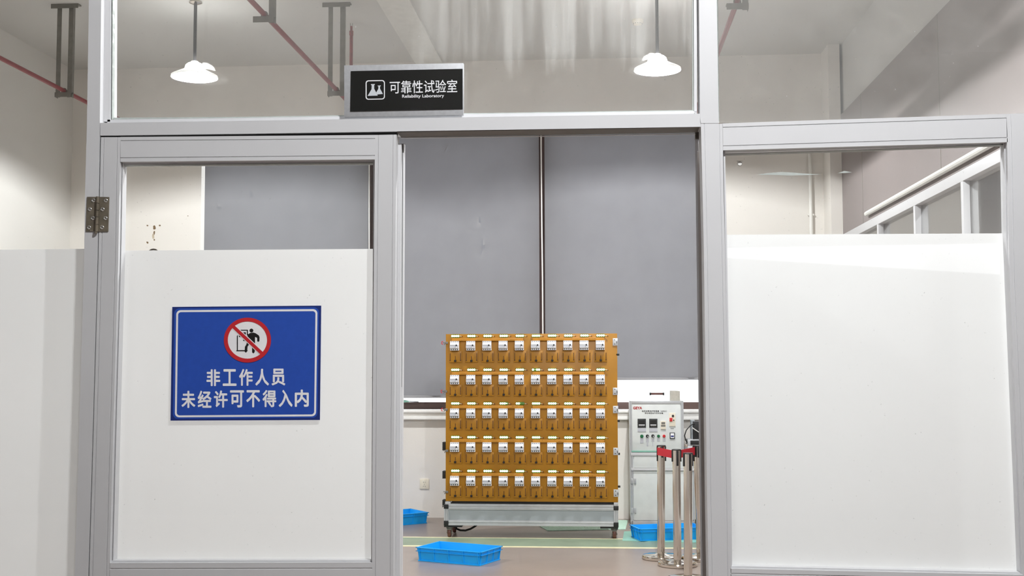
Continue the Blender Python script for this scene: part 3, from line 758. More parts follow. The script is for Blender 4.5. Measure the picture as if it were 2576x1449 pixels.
# ---------------------------------------------------------------- fire pipes and hangers
ZPI = 3.92
PIX = [PZ(109, 201.5, ZPI).x, PZ(748, 123, ZPI).x, PZ(1831, 66, ZPI).x]
def pipe(x, y0, label, sprinkler=None, y1=8.42):
    b = MB(); b.tube([(x, y0, ZPI), (x, y1, ZPI)], .018, 14)
    o = tag(build(b, 'sprinkler_pipe', M['red_pipe']), label, 'pipe', 'red fire pipes')
    if sprinkler:
        ys, zt = sprinkler
        b = MB(); b.tube([(x, ys, ZPI), (x, ys, zt - .11)], .015, 12); b.tube([(x, ys, zt - .14), (x, ys, zt - .1)], .019, 12); b.tube([(x, ys, zt - .1), (x, ys, zt - .055)], .011, 10)
        b.tube([(x, ys - .025, ZPI), (x, ys + .025, ZPI)], .026, 14)
        r = build(b, 'riser', M['red_pipe'], o)
        b = MB(); b.lathe([(0, zt), (.016, zt - .003), (.017, zt - .008), (0, zt - .008)], (x, ys, 0), 14)
        for s_ in (-1, 1): b.tube([(x + .006 * s_, ys, zt - .06), (x + .011 * s_, ys, zt - .035), (x + .003 * s_, ys, zt - .006)], .0025, 6)
        h = build(b, 'sprinkler_head', M['steel'], o); h['label'] = 'grey sprinkler head'
    return o
def hanger(x, y, label, w_=.052, sides=(-1, 1)):
    t = thing('pipe_hanger', (x, y, ZC), label, 'pipe hanger', 'steel pipe hangers')
    for s_ in sides:
        b = MB(); b.box(x + s_ * w_ - .02, x + s_ * w_ + .02, y - .004, y, ZPI - .06, ZC - .01); b.box(x + s_ * w_ + (.016 if s_ > 0 else -.02), x + s_ * w_ + (.02 if s_ > 0 else -.016), y, y + .036, ZPI - .06, ZC - .01)
        build(b, 'drop_bar', M['steel'], t)
    b = MB(); b.box(x - w_ - .07, x + w_ + .07, y - .02, y + .04, ZC - .01, ZC); b.box(x - w_ - .07, x + w_ + .07, y - .024, y - .02, ZC - .04, ZC); build(b, 'ceiling_plate', M['steel'], t)
    b = MB(); b.box(x - w_ - .02, x + w_ + .02, y - .018, y + .03, ZPI - .028, ZPI - .0185); b.box(x - w_ - .02, x + w_ + .02, y - .022, y - .018, ZPI - .06, ZPI - .0185); build(b, 'cross_bar', M['steel'], t)
    b = MB(); n = 12; b.tube([(x + .021 * math.cos(math.pi * k / n), y + .004, ZPI + .021 * math.sin(math.pi * k / n)) for k in range(n + 1)], .004, 8)
    for s_ in (-1, 1): b.tube([(x + s_ * .021, y + .004, ZPI - .04), (x + s_ * .021, y + .004, ZPI)], .004, 8)
    build(b, 'u_bolt', M['steel'], t)
    return t
pipe(PIX[0], 3.0, 'red fire pipe crossing behind the left neighbour panel', None, YB - .01)
ysp = PY(880, 160, 6.4)
pipe(PIX[1], 1.5, 'red fire pipe with a sprinkler riser running to the door sign', (PX(884, 60, PIX[1]).y, PX(884, 51, PIX[1]).z))
pipe(PIX[2], 2.0, 'red fire pipe behind the upper pane above the wide post')
hanger(PIX[0], PZ(158, 228, ZPI).y, 'steel hanger holding the red pipe behind the left neighbour panel')
hanger(PIX[1], PZ(845, 225, ZPI).y, 'steel hanger holding the red pipe beside the sprinkler riser')
hanger(PIX[1], PZ(695, 50, ZPI - .04).y, 'steel hanger holding the red pipe nearest the pendant over the closed leaf', .052, (1,))
hanger(PIX[2], PZ(1855, 22, ZPI - .05).y, 'steel hanger holding the red pipe above the wide post', .052, (1,))
dd = PZ(1604, 50, ZC)
t = thing('smoke_detector', (dd.x, dd.y, ZC), 'white smoke detector on the ceiling near the pendant lamp over the open doorway', 'smoke detector')
b = MB(); b.lathe([(0, 0), (.052, 0), (.053, -.012), (.046, -.03), (.036, -.044), (.0, -.046)], (dd.x, dd.y, ZC), 28); build(b, 'detector_body', M['cream_plastic'], t)
b = MB()
for k in range(12):
    a_ = 2 * math.pi * k / 12
    b.box(-.005, .005, -.002, .002, -.004, .004, None, 0, Matrix.Translation((dd.x + .041 * math.cos(a_), dd.y + .041 * math.sin(a_), ZC - .0375)) @ Matrix.Rotation(a_ + math.pi / 2, 4, 'Z'))
build(b, 'smoke_slot', M['steel'], t)

# ---------------------------------------------------------------- floor marking, mats
mb = MB(); mb.box(XL, XR, 6.76, 7.22, 0, .0015, M['floor_green']); mb.box(XL, XR, 6.70, 6.76, 0, .002, M['floor_yellow']); mb.box(XL, XR, 7.22, 7.262, 0, .002, M['floor_yellow'])
struct(mb, 'trim_13', None, 'green floor stripe with pale yellow edge lines', 'floor marking')
def ribbed(name, P, label, th=.006):
    b = MB(); a_, b_, c_, d_ = [Vector(p) for p in P]
    n = 60
    for k in range(n):
        u0, u1 = k / n, (k + .62) / n
        q = [a_.lerp(b_, u0), a_.lerp(b_, u1), d_.lerp(c_, u1), d_.lerp(c_, u0)]
        b.hexa([*(x + Vector((0, 0, .0005)) for x in q), *(x + Vector((0, 0, th)) for x in q)])
    b.hexa([*(x for x in (a_, b_, c_, d_)), *(x + Vector((0, 0, th * .6)) for x in (a_, b_, c_, d_))])
    return tag(build(b, name, M['mat']), label, 'mat')
m0, m1, m2 = PZ(1365, 1322), PZ(1378, 1336), PZ(1560, 1332)
ribbed('floor_mat', [(m1.x, m1.y, 0), (.22, m2.y, 0), (.26, 8.5, 0), (m0.x - .16, 8.5, 0)], 'mint green ribbed mat on the floor behind the test rack')
mb = MB(); q0, q1, q2, q3 = PZ(1566, 1361), PZ(1752, 1366), PZ(1756, 1330), PZ(1570, 1338)
mb.hexa([*(Vector((p.x, p.y, 0.0018)) for p in (q0, q1, q2, q3)), *(Vector((p.x, p.y, .005)) for p in (q0, q1, q2, q3))])
tag(build(mb, 'floor_mat', M['mint']), 'flat mint green sheet on the floor under the bin beside the barrier posts', 'mat')

# ---------------------------------------------------------------- socket on the back wall
c0, c1 = PY(1056.5, 1205, YB), PY(1079, 1230, YB)
t = thing('wall_socket', ((c0.x + c1.x) / 2, YB, (c0.z + c1.z) / 2), 'cream wall socket low on the back wall', 'socket')
b = MB(); b.box(c0.x, c1.x, YB - .01, YB, c1.z, c0.z, None, .003); build(b, 'socket_plate', M['cream_plastic'], t)
b = MB(); cx_, cz_ = (c0.x + c1.x) / 2, (c0.z + c1.z) / 2
for dx_, dz_, an in ((-.008, .018, 0), (.008, .018, 0), (0, -.004, 0), (-.009, -.022, .5), (.009, -.022, -.5)):
    b.box(-.0018, .0018, YB - .0108, YB - .0095, -.006, .006, None, 0, Matrix.Translation((cx_ + dx_, 0, cz_ + dz_)) @ Matrix.Rotation(an, 4, 'Y'))
build(b, 'pin_slot', M['steel'], t)
# small tool lying on the sill at the left
p = PY(1024, 1029, YB + .03)
b = MB(); b.tube([(p.x - .12, YB + .03, wz0 + .085), (p.x - .02, YB + .02, wz0 + .083), (p.x + .03, YB + .02, wz0 + .080)], [.014, .013, .004], 10, M['mint']); b.tube([(p.x + .03, YB + .02, wz0 + .080), (p.x + .12, YB + .02, wz0 + .076)], .004, 8, M['black'])
tag(build(b, 'hand_tool', None), 'small green handled tool lying on the window frame ledge', 'tool')

# ================================================================== test rack
YR = 7.235
R = lambda x, y, Y=YR: PY(x, y, Y)
G1 = lambda x, y: (1100 + x / 5.366, 830 + y / 5.366)
G2 = lambda x, y: (1100 + x / 5.366, 1090 + y / 5.366)
lo = R(1117, 1325)
rk = thing('test_rack', ((R(1122, 1000).x + R(1553, 1000).x) / 2, YR + .2, 0), 'mustard breaker test rack on a silver wheeled base in the doorway', 'test rack')
D = .42
# board
b = MB(); b.quadbox(R(1121.5, 840.5), R(1552.5, 838.8), R(1555, 1263.5), R(1121, 1260.5), .022, None, .0015); build(b, 'board', M['mustard'], rk)
b = MB()
pa, pb = R(1123, 842, YR + .024), R(1552, 1262, YR + .024)
b.box(pa.x + .01, pb.x - .01, YR + .026, YR + D, pb.z, pa.z - .003, None, .003); build(b, 'case', M['mustard'], rk)
# base
def rb(x0, y0, x1, y1_, d, name, m, yoff=0, bev=.002, dep=None):
    a_, c_ = R(x0, y0, YR + yoff), R(x1, y1_, YR + yoff)
    q = MB(); q.quadbox(R(x0, y0, YR + yoff), Vector((c_.x, YR + yoff, R(x1, y0 + (x1 - x0) * .009, YR + yoff).z)), R(x1, y1_, YR + yoff), Vector((a_.x, YR + yoff, R(x0, y1_ - (x1 - x0) * .009, YR + yoff).z)), d, m, bev)
    return build(q, name, m, rk)
ra = lambda x, y: PY(x, y, YR - .012)
b = MB(); A, Bp = [ra(1128, 1267.5), ra(1543.5, 1270.5)], [ra(1128, 1282), ra(1543.5, 1285)]
b.strip(A, Bp, .04, [(0, 0), (.35, 0), (.4, .006), (.62, .006), (.66, 0), (.8, .0), (.84, .004), (1, .004)]); build(b, 'base_rail', M['alu'], rk)
b = MB(); b.strip([ra(1128, 1308), ra(1543.5, 1312)], [ra(1128, 1321.5), ra(1543.5, 1325)], .04, [(0, .004), (.2, .004), (.24, 0), (.4, 0), (.45, .006), (.65, .006), (.7, 0), (1, 0)]); build(b, 'base_rail', M['alu'], rk)
b = MB(); b.quadbox(R(1126, 1281), R(1545, 1284), R(1545, 1313), R(1126, 1310), .006); build(b, 'base_panel', M['alu_panel'], rk)
za_, zb_ = R(1128, 1270).z, R(1128, 1321).z
b = MB()
for xx in (R(1118, 1290).x, R(1545, 1290).x):
    b.box(xx, xx + .036, YR + .03, YR + D - .04, zb_, zb_ + .045, None, .003); b.box(xx, xx + .036, YR + .03, YR + D - .04, za_ - .045, za_, None, .003); b.box(xx + .01, xx + .02, YR + .03, YR + D - .04, zb_, za_)
b.box(R(1118, 1290).x, R(1554, 1290).x, YR + D - .04, YR + D, zb_, za_)
build(b, 'base_side', M['alu'], rk)
for (x0, x1, t0, t1, c0_, c1_) in ((1116.8, 1127.5, 1269, 1280, 1310, 1323), (1544, 1555.5, 1273.5, 1284, 1314.5, 1327)):
    a_, e_ = ra(x0, t0), ra(x1, c1_)
    b = MB(); b.strip([Vector((a_.x, YR - .012, a_.z)), Vector((a_.x, YR - .012, e_.z))], [Vector((e_.x, YR - .012, a_.z)), Vector((e_.x, YR - .012, e_.z))], .04, [(0, 0), (.3, 0), (.36, .006), (.46, .006), (.52, 0), (.7, 0), (.75, .006), (.85, .006), (.9, 0), (1, 0)])
    build(b, 'corner_post', M['alu'], rk)
    for y0_, y1_ in ((t0, t1), (c0_, c1_)):
        a_, e_ = PY(x0, y0_, YR - .016), PY(x1, y1_, YR - .016)
        b = MB(); b.box(a_.x - .002, e_.x + .002, YR - .016, YR + .034, e_.z, a_.z, None, .004); build(b, 'corner_cap', M['black'], rk)
# spacer blocks; a black box paints shade into the gap above the base
b = MB(); a_, e_ = R(1120, 1262), R(1134, 1269); b.box(a_.x, e_.x, YR - .01, YR + .03, e_.z - .003, a_.z, None, .002); a_, e_ = R(1544, 1264), R(1555, 1272); b.box(a_.x, e_.x, YR - .01, YR + .03, e_.z - .003, a_.z, None, .002)
build(b, 'spacer_block', M['alu'], rk)
b = MB(); b.box(R(1136, 1262).x, R(1542, 1262).x, YR + .03, YR + D - .02, R(1340, 1275).z, R(1340, 1262).z); build(b, 'tray', M['black'], rk)
# castors
def castor(x0, xc, x1, yt, yb, yoff, lab):
    a_ = PY(xc, yb, YR + .04)
    yw = YR + .045 + yoff
    xw = PY(xc, yb, YR + .045).x
    ztop = PY(xc, yt, YR).z
    q = MB(); q.box(PY(x0, yt, YR).x, PY(x1, yt, YR).x, yw - .05, yw + .06, ztop - .008, ztop + .006)
    o = build(q, 'castor', M['black'], rk)
    r = .04
    q = MB(); q.lathe([(0, -.013), (r * .55, -.013), (r * .62, -.015), (r * .9, -.015), (r, -.008), (r, .008), (r * .9, .015), (r * .62, .015), (r * .55, .013), (0, .013)], (xw, yw, r), 26, None, 'X'); build(q, 'castor_wheel', M['castor'], o)
    q = MB()
    for s_ in (-1, 1): q.hexa([Vector(v) for v in ((xw + s_ * .017, yw - .012, r - .012), (xw + s_ * .021, yw - .012, r - .012), (xw + s_ * .021, yw - .032, ztop - .008), (xw + s_ * .017, yw - .032, ztop - .008), (xw + s_ * .017, yw + .012, r - .012), (xw + s_ * .021, yw + .012, r - .012), (xw + s_ * .021, yw + .032, ztop - .008), (xw + s_ * .017, yw + .032, ztop - .008))])
    q.lathe([(0, ztop - .004), (.03, ztop - .006), (.032, ztop - .022), (.022, ztop - .028), (0, ztop - .028)], (xw, yw, 0), 20); q.box(xw - .021, xw + .021, yw - .032, yw + .032, ztop - .034, ztop - .026)
    q.tube([(xw - .026, yw, r), (xw + .026, yw, r)], .007, 8)
    build(q, 'castor_fork', M['steel'], o)
castor(1117, 1131, 1162, 1323.5, 1351, 0, '')
castor(1510, 1546, 1555, 1327.5, 1356, 0, '')
castor(1117, 1133, 1162, 1323.5, 1351, .30, '')
castor(1510, 1545, 1555, 1327.5, 1356, .30, '')
# power lead hanging under the base
lead = [G2(*q) for q in ((240, 1255), (262, 1290), (310, 1310), (380, 1312), (450, 1290), (505, 1258), (535, 1235))]
b = MB(); pts = [PY(*q, YR + .14) for q in lead]; b.tube(pts, .009, 10); o = build(b, 'power_lead', M['rubber'], rk); o['label'] = 'black hanging power lead'
# side handles, latches, hinges, clips
for (x0, y0, x1, y1_) in ((1114.5, 1111.5, 1121, 1133), (1114.5, 1184, 1121, 1203), (1114.5, 1256, 1120.5, 1270)):
    a_, e_ = R(x0, y0, YR + .1), R(x1, y1_, YR + .1)
    b = MB(); b.box(a_.x, e_.x + .01, YR + .06, YR + .14, e_.z, a_.z, None, .004)
    for k in range(5): b.box(a_.x - .002, a_.x + .004, YR + .062, YR + .138, a_.z - .010 - k * .014, a_.z - .004 - k * .014)
    build(b, 'side_grip', M['black'], rk)
for (lx, ly, red) in ((*G1(100, 175), 1), (*G1(90, 830), 1), (*G1(95, 1075), 1), (*G2(105, 235), 0), (*G2(105, 790), 0)):
    c_ = R(lx, ly)
    b = MB(); b.box(c_.x + .004, c_.x + .03, YR - .012, YR + .0, c_.z - .010, c_.z + .010, None, .002); b.tube([(c_.x + .01, YR - .008, c_.z), (c_.x - .014, YR - .008, c_.z + .003)], .0045, 8); b.tube([(c_.x - .004, YR - .008, c_.z - .018), (c_.x + .006, YR - .008, c_.z - .004)], .004, 8)
    o = build(b, 'latch', M['steel'], rk)
    if red:
        b = MB(); b.tube([(c_.x - .012, YR - .008, c_.z - .012), (c_.x - .024, YR - .008, c_.z - .011), (c_.x - .026, YR - .008, c_.z), (c_.x - .024, YR - .008, c_.z + .011), (c_.x - .012, YR - .008, c_.z + .012)], .0035, 8); build(b, 'latch_ring', M['red'], o)
hinge_px = [(G1(2368, 112), G1(2436, 212)), (G1(2370, 780), G1(2440, 878)), (G1(2372, 1026), G1(2444, 1124)), (G2(2376, 195), G2(2446, 295)), (G2(2380, 758), G2(2450, 858))]
for (p0_, p1_) in hinge_px:
    a_, e_ = PY(*p0_, YR - .004), PY(*p1_, YR - .004)
    b = MB(); b.box(a_.x, e_.x, YR - .006, YR, e_.z, a_.z, None, .0015); b.box(e_.x - .014, e_.x - .003, YR - .012, YR - .004, e_.z + .012, a_.z - .012, None, .002)
    o = build(b, 'board_hinge', M['alu'], rk)
    b = MB()
    for fz in (.22, .78): b.lathe([(0, -.0015), (.0045, -.001), (.0045, .001)], ((a_.x * .62 + e_.x * .38), YR - .006, a_.z + (e_.z - a_.z) * fz), 12, None, 'Y')
    b.box(e_.x - .011, e_.x - .006, YR - .0128, YR - .011, (a_.z + e_.z) / 2 - .014, (a_.z + e_.z) / 2 + .006)
    build(b, 'hinge_screw', M['black'], o)
for q in (G1(2446, 335), G1(2452, 1230), G2(2455, 280), G2(2460, 722)):
    c_ = R(*q)
    b = MB(); b.box(R(1552, 1000).x - .004, c_.x + .008, YR + .0, YR + .02, c_.z - .008, c_.z + .010, None, .002); b.lathe([(0, -.006), (.004, -.006), (.004, .001)], (c_.x + .002, YR, c_.z - .002), 10, M['black'], 'Y')
    o = build(b, 'edge_clip', M['alu'], rk)
# rows
cols = [1144.6 + 40.6 * i for i in range(10)]
rows = [870.0, 954.8, 1039.3, 1124.0, 1208.6]
def sl(i): return .0 if i else 0
def cell(r, c_, dx_=0, dy_=0):
    tilt = (-1.6, -.6, .3, 1.3, 2.2)[r] * (c_ / 9)
    return R(cols[c_] + .1 * r * (c_ / 9) * 2 + dx_, rows[r] + tilt + dy_)
PXM = (YR + 3.4) / F * 1.003           # metres per pixel on the board
# ledge strips
for r in range(5):
    for (c0_, c1_) in ((0, 4), (5, 9)):
        a_, e_ = cell(r, c0_, -7.5, -15.8), cell(r, c1_, 9.5, -15.8)
        b = MB(); h = 3.6 * PXM
        b.hexa([Vector(v) for v in ((a_.x, YR - .026, a_.z - h), (e_.x, YR - .026, e_.z - h), (e_.x, YR - .026, e_.z + h), (a_.x, YR - .026, a_.z + h), (a_.x, YR, a_.z - h), (e_.x, YR, e_.z - h), (e_.x, YR, e_.z + h), (a_.x, YR, a_.z + h))], None, .0012)
        o = build(b, 'wiring_ledge', M['mustard_light'], rk)
        b = MB()
        for k in range(6):
            u = random.uniform(.03, .97); q = a_.lerp(e_, u); b.lathe([(0, -.0012), (.0022, -.001), (.0026, .0005)], (q.x, YR - .026, q.z + random.uniform(-.006, .006)), 8, None, 'Y')
        build(b, 'ledge_screw', random.choice([M['slot'], M['screw']]), o)
# fixture plates with slots and knob
def plate_at(c_):
    return [Vector((c_.x + x * PXM, YR - .010, c_.z - y * PXM)) for x, y in ((-15.9, -14.4), (15.9, -14.4), (15.9, 14.4), (-15.9, 14.4))]
plate_me = knob_me = slot_me = None
protos = {}
for r in range(5):
    for k in range(10):
        c_ = cell(r, k, 1.2, 27.6)
        loc = Vector((c_.x, YR, c_.z))
        if 'plate' not in protos:
            b = MB(); b.box(-15.7 * PXM, 15.7 * PXM, -.010, 0, -14.2 * PXM, 14.2 * PXM, None, .0015); protos['plate'] = build(b, 'fixture_plate', M['mustard'], None)
            for sx in (-1, 1):
                b = MB(); x_ = sx * 13.2 * PXM
                b.poly([Vector((x_ + q[0], -.0104, q[1])) for q in ((-.0028, .032), (.0028, .032), (.0028, -.027), (.0055, -.031), (.0045, -.037), (0, -.039), (-.0045, -.037), (-.0055, -.031), (-.0028, -.027))], None, .0008)
                build(b, 'slot', M['slot'], protos['plate'], False)
            b = MB(); b.box(-.003, .003, -.0106, -.0099, -.024, .006)
            build(b, 'slot', M['slot'], protos['plate'], False)
            b = MB(); b.lathe([(0, -.030), (.009, -.029), (.0112, -.025), (.0112, -.019), (.007, -.016), (.005, -.010)], (0, 0, -10.3 * PXM), 16, None, 'Y'); protos['knob'] = build(b, 'knob', M['knob'], protos['plate'], False)
            pl = protos['plate']
        else:
            pl = copy_tree(protos['plate'])
        pl.parent = rk; pl.location = loc - Vector(rk.location)
# led strips
def led_strip(pattern):
    b = MB(); b.box(-13.3 * PXM, 8.6 * PXM, -.008, 0, -3.5 * PXM, 3.5 * PXM, M['led_board'], .0085)
    for i in range(4):
        x = (-10.2 + 5.1 * i) * PXM + .0
        if pattern[i] == '0':
            b.lathe([(0, -.011), (.004, -.010), (.006, -.007)], (x, 0, 0), 12, M['led_off'], 'Y'); continue
        rr = .0090 if pattern[i] == '1' else .005
        b.lathe([(0, -.020), (rr * .5, -.0185), (rr * .87, -.014), (rr, -.009), (rr, -.0075)], (x, 0, 0), 14, M['led'], 'Y')
    b.tube([(8.4 * PXM, -.004, 0), (11 * PXM, -.010, -.001), (14.2 * PXM, -.012, -.004)], .0022, 6, M['cream_plastic']); b.tube([(14 * PXM, -.012, -.003), (16.4 * PXM, -.014, -.007)], .0035, 6, M['slot'])
    return build(b, 'led_strip', None, None)
leds = {'1111': led_strip('1111')}; used = set()
for r in range(5):
    for k in range(10):
        pat = {(1, 5): '1011', (2, 4): '1100', (2, 3): '1112'}.get((r, k), '1111')
        if pat not in leds: leds[pat] = led_strip(pat)
        o = leds[pat] if pat not in used else leds[pat].copy()
        if pat in used: C.objects.link(o)
        used.add(pat)
        c_ = cell(r, k, 3.4, -24.5); o.parent = rk; o.location = Vector((c_.x, YR, c_.z)) - Vector(rk.location)
        if pat == '1011': o['label'] = 'led strip with one lamp dark'
        if pat == '1100': o['label'] = 'led strip with two lamps dark'
# breakers: things of their own
ordn = ['first', 'second', 'third', 'fourth', 'fifth', 'sixth', 'seventh', 'eighth', 'ninth', 'tenth']
rown = ['topmost', 'second', 'middle', 'fourth', 'lowest']
bk = None
W2, H2 = 10.9 * PXM, 11.7 * PXM
for r in range(5):
    for k in range(10):
        c_ = cell(r, k, 0, 0)
        loc = Vector((c_.x, YR - .0006, c_.z))
        if bk is None:
            bk = bpy.data.objects.new('circuit_breaker', None); C.objects.link(bk)
            prof = [(-.0, H2), (-.044, H2), (-.044, H2 * .52), (-.052, H2 * .50), (-.052, H2 * .2), (-.066, H2 * .16), (-.066, -H2 * .52), (-.052, -H2 * .56), (-.044, -H2 * .62), (-.044, -H2), (0, -H2)]
            b = MB(); 
            vl = [b.bm.verts.new((-W2, y, z)) for y, z in prof]; vr = [b.bm.verts.new((W2, y, z)) for y, z in prof]; fs = [b.bm.faces.new(vl), b.bm.faces.new(list(reversed(vr)))]
            for i in range(len(prof)): fs.append(b.bm.faces.new([vl[i], vr[i], vr[(i + 1) % len(prof)], vl[(i + 1) % len(prof)]]))
            bmesh.ops.recalc_face_normals(b.bm, faces=fs); b._tag(fs, None)
            build(b, 'breaker_case', M['breaker'], bk, False)
            b = MB(); b.box(-W2 * .93, W2 * .9, -.0668, -.0655, -H2 * .5, H2 * .10); build(b, 'front_cover', M['breaker_grey'], bk, False)
            b = MB(); b.box(-W2 * .97, W2 * .45, -.0672, -.066, H2 * .08, H2 * .15); b.box(W2 * .40, W2 * .68, -.078, -.066, -H2 * .06, H2 * .26, None, .001); build(b, 'toggle_lever', M['black'], bk, False)
            b = MB(); b.box(W2 * .42, W2 * .72, -.0674, -.066, -H2 * .42, -H2 * .2); build(b, 'test_button', M['letter'], bk, False)
            b = MB()
            for i in range(4): b.lathe([(0, -.0452), (.0052, -.0448), (.0056, -.0435)], ((-.72 + .48 * i) * W2, 0, -H2 * .80), 10, None, 'Y'); b.box((-.72 + .48 * i) * W2 - .006, (-.72 + .48 * i) * W2 + .006, -.0448, -.0438, H2 * .80, H2 * .88)
            build(b, 'terminal_opening', M['meter'], bk, False)
            o = bk
        else:
            o = copy_tree(bk)
        o.location = loc
        tag(o, 'white circuit breaker on the test rack, %s row, %s from the left' % (rown[r], ordn[k]), 'circuit breaker', 'circuit breakers on the test rack')
# ================================================================== blue bins
def bin_obj(corner, u, L_, W_, h, label):
    u = Vector((u[0], u[1], 0)).normalized(); v = Vector((-u.y, u.x, 0))
    ctr = Vector(corner) + u * L_ / 2 + v * W_ / 2
    t = thing('storage_bin', (ctr.x, ctr.y, corner[2]), label, 'storage bin', 'blue plastic bins on the floor', rz=math.atan2(u.y, u.x))
    a_, c_, th, ex = L_ / 2, W_ / 2, .004, .012
    b = MB()
    def ringz(o, z): return [b.bm.verts.new((x * (a_ + o), y * (c_ + o), z)) for x, y in ((-1, -1), (1, -1), (1, 1), (-1, 1))]
    R_ = [ringz(-.004, 0), ringz(ex, h), ringz(ex - th, h), ringz(-.004 - th, .006)]
    fs = [b.bm.faces.new(R_[0])]
    for p_, q_ in zip(R_, R_[1:]):
        for k in range(4): fs.append(b.bm.faces.new([p_[k], p_[(k + 1) % 4], q_[(k + 1) % 4], q_[k]]))
    fs.append(b.bm.faces.new(R_[3])); bmesh.ops.recalc_face_normals(b.bm, faces=fs)
    shell = b
    b = MB()
    for (x0, x1, y0, y1_) in ((-a_ - .02, a_ + .02, -c_ - .02, -c_ - .008), (-a_ - .02, a_ + .02, c_ + .008, c_ + .02), (-a_ - .02, -a_ - .008, -c_ - .02, c_ + .02), (a_ + .008, a_ + .02, -c_ - .02, c_ + .02)):
        b.box(x0, x1, y0, y1_, h - .003, h + .003, None, .001); b.box(x0, x1, y0 + .001, y1_ - .001, h * .74 - .001, h * .74 + .002)
    build(b, 'rim', M['bin'], t, False)
    b = shell
    for k in range(5):
        x = -a_ + .01 + (L_ - .02) * k / 4
        for s_ in (-1, 1): b.hexa([Vector(p_) for p_ in ((x - .003, s_ * (c_ - .006), .002), (x + .003, s_ * (c_ - .006), .002), (x + .003, s_ * (c_ + .012), h), (x - .003, s_ * (c_ + .012), h), (x - .003, s_ * (c_ + .004), .002), (x + .003, s_ * (c_ + .004), .002), (x + .003, s_ * (c_ + .019), h), (x - .003, s_ * (c_ + .019), h))])
    for k in range(4):
        y = -c_ + .01 + (W_ - .02) * k / 3
        for s_ in (-1, 1): b.hexa([Vector(p_) for p_ in ((s_ * (a_ - .006), y - .003, .002), (s_ * (a_ - .006), y + .003, .002), (s_ * (a_ + .012), y + .003, h), (s_ * (a_ + .012), y - .003, h), (s_ * (a_ + .004), y - .003, .002), (s_ * (a_ + .004), y + .003, .002), (s_ * (a_ + .019), y + .003, h), (s_ * (a_ + .019), y - .003, h))])
    build(b, 'ribbed_shell', M['bin'], t, False)
    b = MB(); b.box(-a_ - .006, a_ + .006, -c_ - .006, c_ + .006, .0, .009, None, .002); build(b, 'bin_base', M['bin'], t, False)
    return t
p1, p2, p3 = PZ(1054, 1411), PZ(1207, 1424), PZ(1255, 1409.5)
u = (p2 - p1).normalized()
bin_obj(p1, u, (p2 - p1).length, .325, .105, 'blue plastic bin out in the open on the floor in front of the test rack')
p1 = PZ(1072, 1316.5); u = Vector((.79, .61, 0))
bin_obj(p1 - u * .56, u, .56, .33, .105, 'blue plastic bin against the back wall below the socket')
p1, p2, p3 = PZ(1577, 1352.5, .005), PZ(1612.5, 1361.5, .005), PZ(1748, 1357, .005)
u = (p3 - p2).normalized()
bin_obj(p2, u, .56, (p1 - p2).length + .02, .105, 'blue plastic bin on the mint sheet behind the barrier posts')

# ================================================================== barrier posts
def post(xb, yb, xt, yt, label, spin=10):
    g_ = PZ(xb, yb, .018); topz = PY(xt, yt, g_.y).z
    t = thing('barrier_post', (g_.x, g_.y, 0), label, 'barrier post', 'chrome barrier posts with red belts')
    x, y = g_.x, g_.y
    b = MB(); b.lathe([(0, 0), (.147, 0), (.152, .006), (.152, .020), (.146, .029), (.12, .034), (.05, .04), (.036, .046), (0, .046)], (x, y, 0), 48); build(b, 'base', M['chrome'], t)
    lean = PY(xt, yt, y).x - x
    b = MB(); b.tube([(x, y, .04), (x + lean, y, topz - .006)], .0305, 28); build(b, 'pole', M['chrome'], t)
    b = MB(); b.tube([(x + lean, y, topz - .008), (x + lean, y, topz - .002), (x + lean, y, topz)], [.036, .036, .033], 28); build(b, 'cap', M['black'], t)
    for k in range(4):
        a_ = math.radians(spin + 90 * k)
        b = MB(); b.box(-.0075, .0075, -.005, .007, topz - .125 + .03 * (k % 2), topz - .009, None, .001, Matrix.Translation((x + lean + .0305 * math.cos(a_), y + .0305 * math.sin(a_), 0)) @ Matrix.Rotation(a_ - math.pi / 2, 4, 'Z'))
        build(b, 'belt_channel', M['black'], t)
    return t, Vector((x + lean, y, topz))
s1, h1 = post(1663, 1400, 1663.5, 1120, 'chrome barrier post standing farthest from the wide door post')
s2, h2 = post(1704.5, 1417, 1701.5, 1130, 'chrome barrier post in the middle with belts from both sides', -82)
s3, h3 = post(1731, 1456, 1730.5, 1139, 'chrome barrier post nearest the viewer with its foot cut off', -68)
s4, h4 = post(1762, 1402, 1754, 1120, 'chrome barrier post half hidden by the open door leaf')
def belt(pa_, pb_, par, zo=-.015, w_=.06, front=Vector((0, 0, 0))):
    d_ = (pb_ - pa_); d_.z = 0; L_ = d_.length; d_.normalize(); n_ = Vector((-d_.y, d_.x, 0)) * .002
    a_, b_ = pa_ + d_ * .030 + front, pb_ - d_ * .034
    q = MB(); T, Bt = Vector((0, 0, zo)), Vector((0, 0, zo - w_))
    q.hexa([a_ + T - n_, b_ + T - n_, b_ + Bt - n_, a_ + Bt - n_, a_ + T + n_, b_ + T + n_, b_ + Bt + n_, a_ + Bt + n_])
    build(q, 'belt', M['belt'], par)
    q = MB(); e_ = b_ - d_ * .012
    q.hexa([e_ + T * .6 - n_ * 6, b_ + T * .6 - n_ * 6, b_ + Bt * 1.25 - n_ * 6, e_ + Bt * 1.25 - n_ * 6, e_ + T * .6 + n_ * 6, b_ + T * .6 + n_ * 6, b_ + Bt * 1.25 + n_ * 6, e_ + Bt * 1.25 + n_ * 6]); build(q, 'belt_clip', M['black'], par)
belt(h1, h2, s1, front=Vector((-.042, -.012, 0)))
belt(h2, h4, s2, -.012)

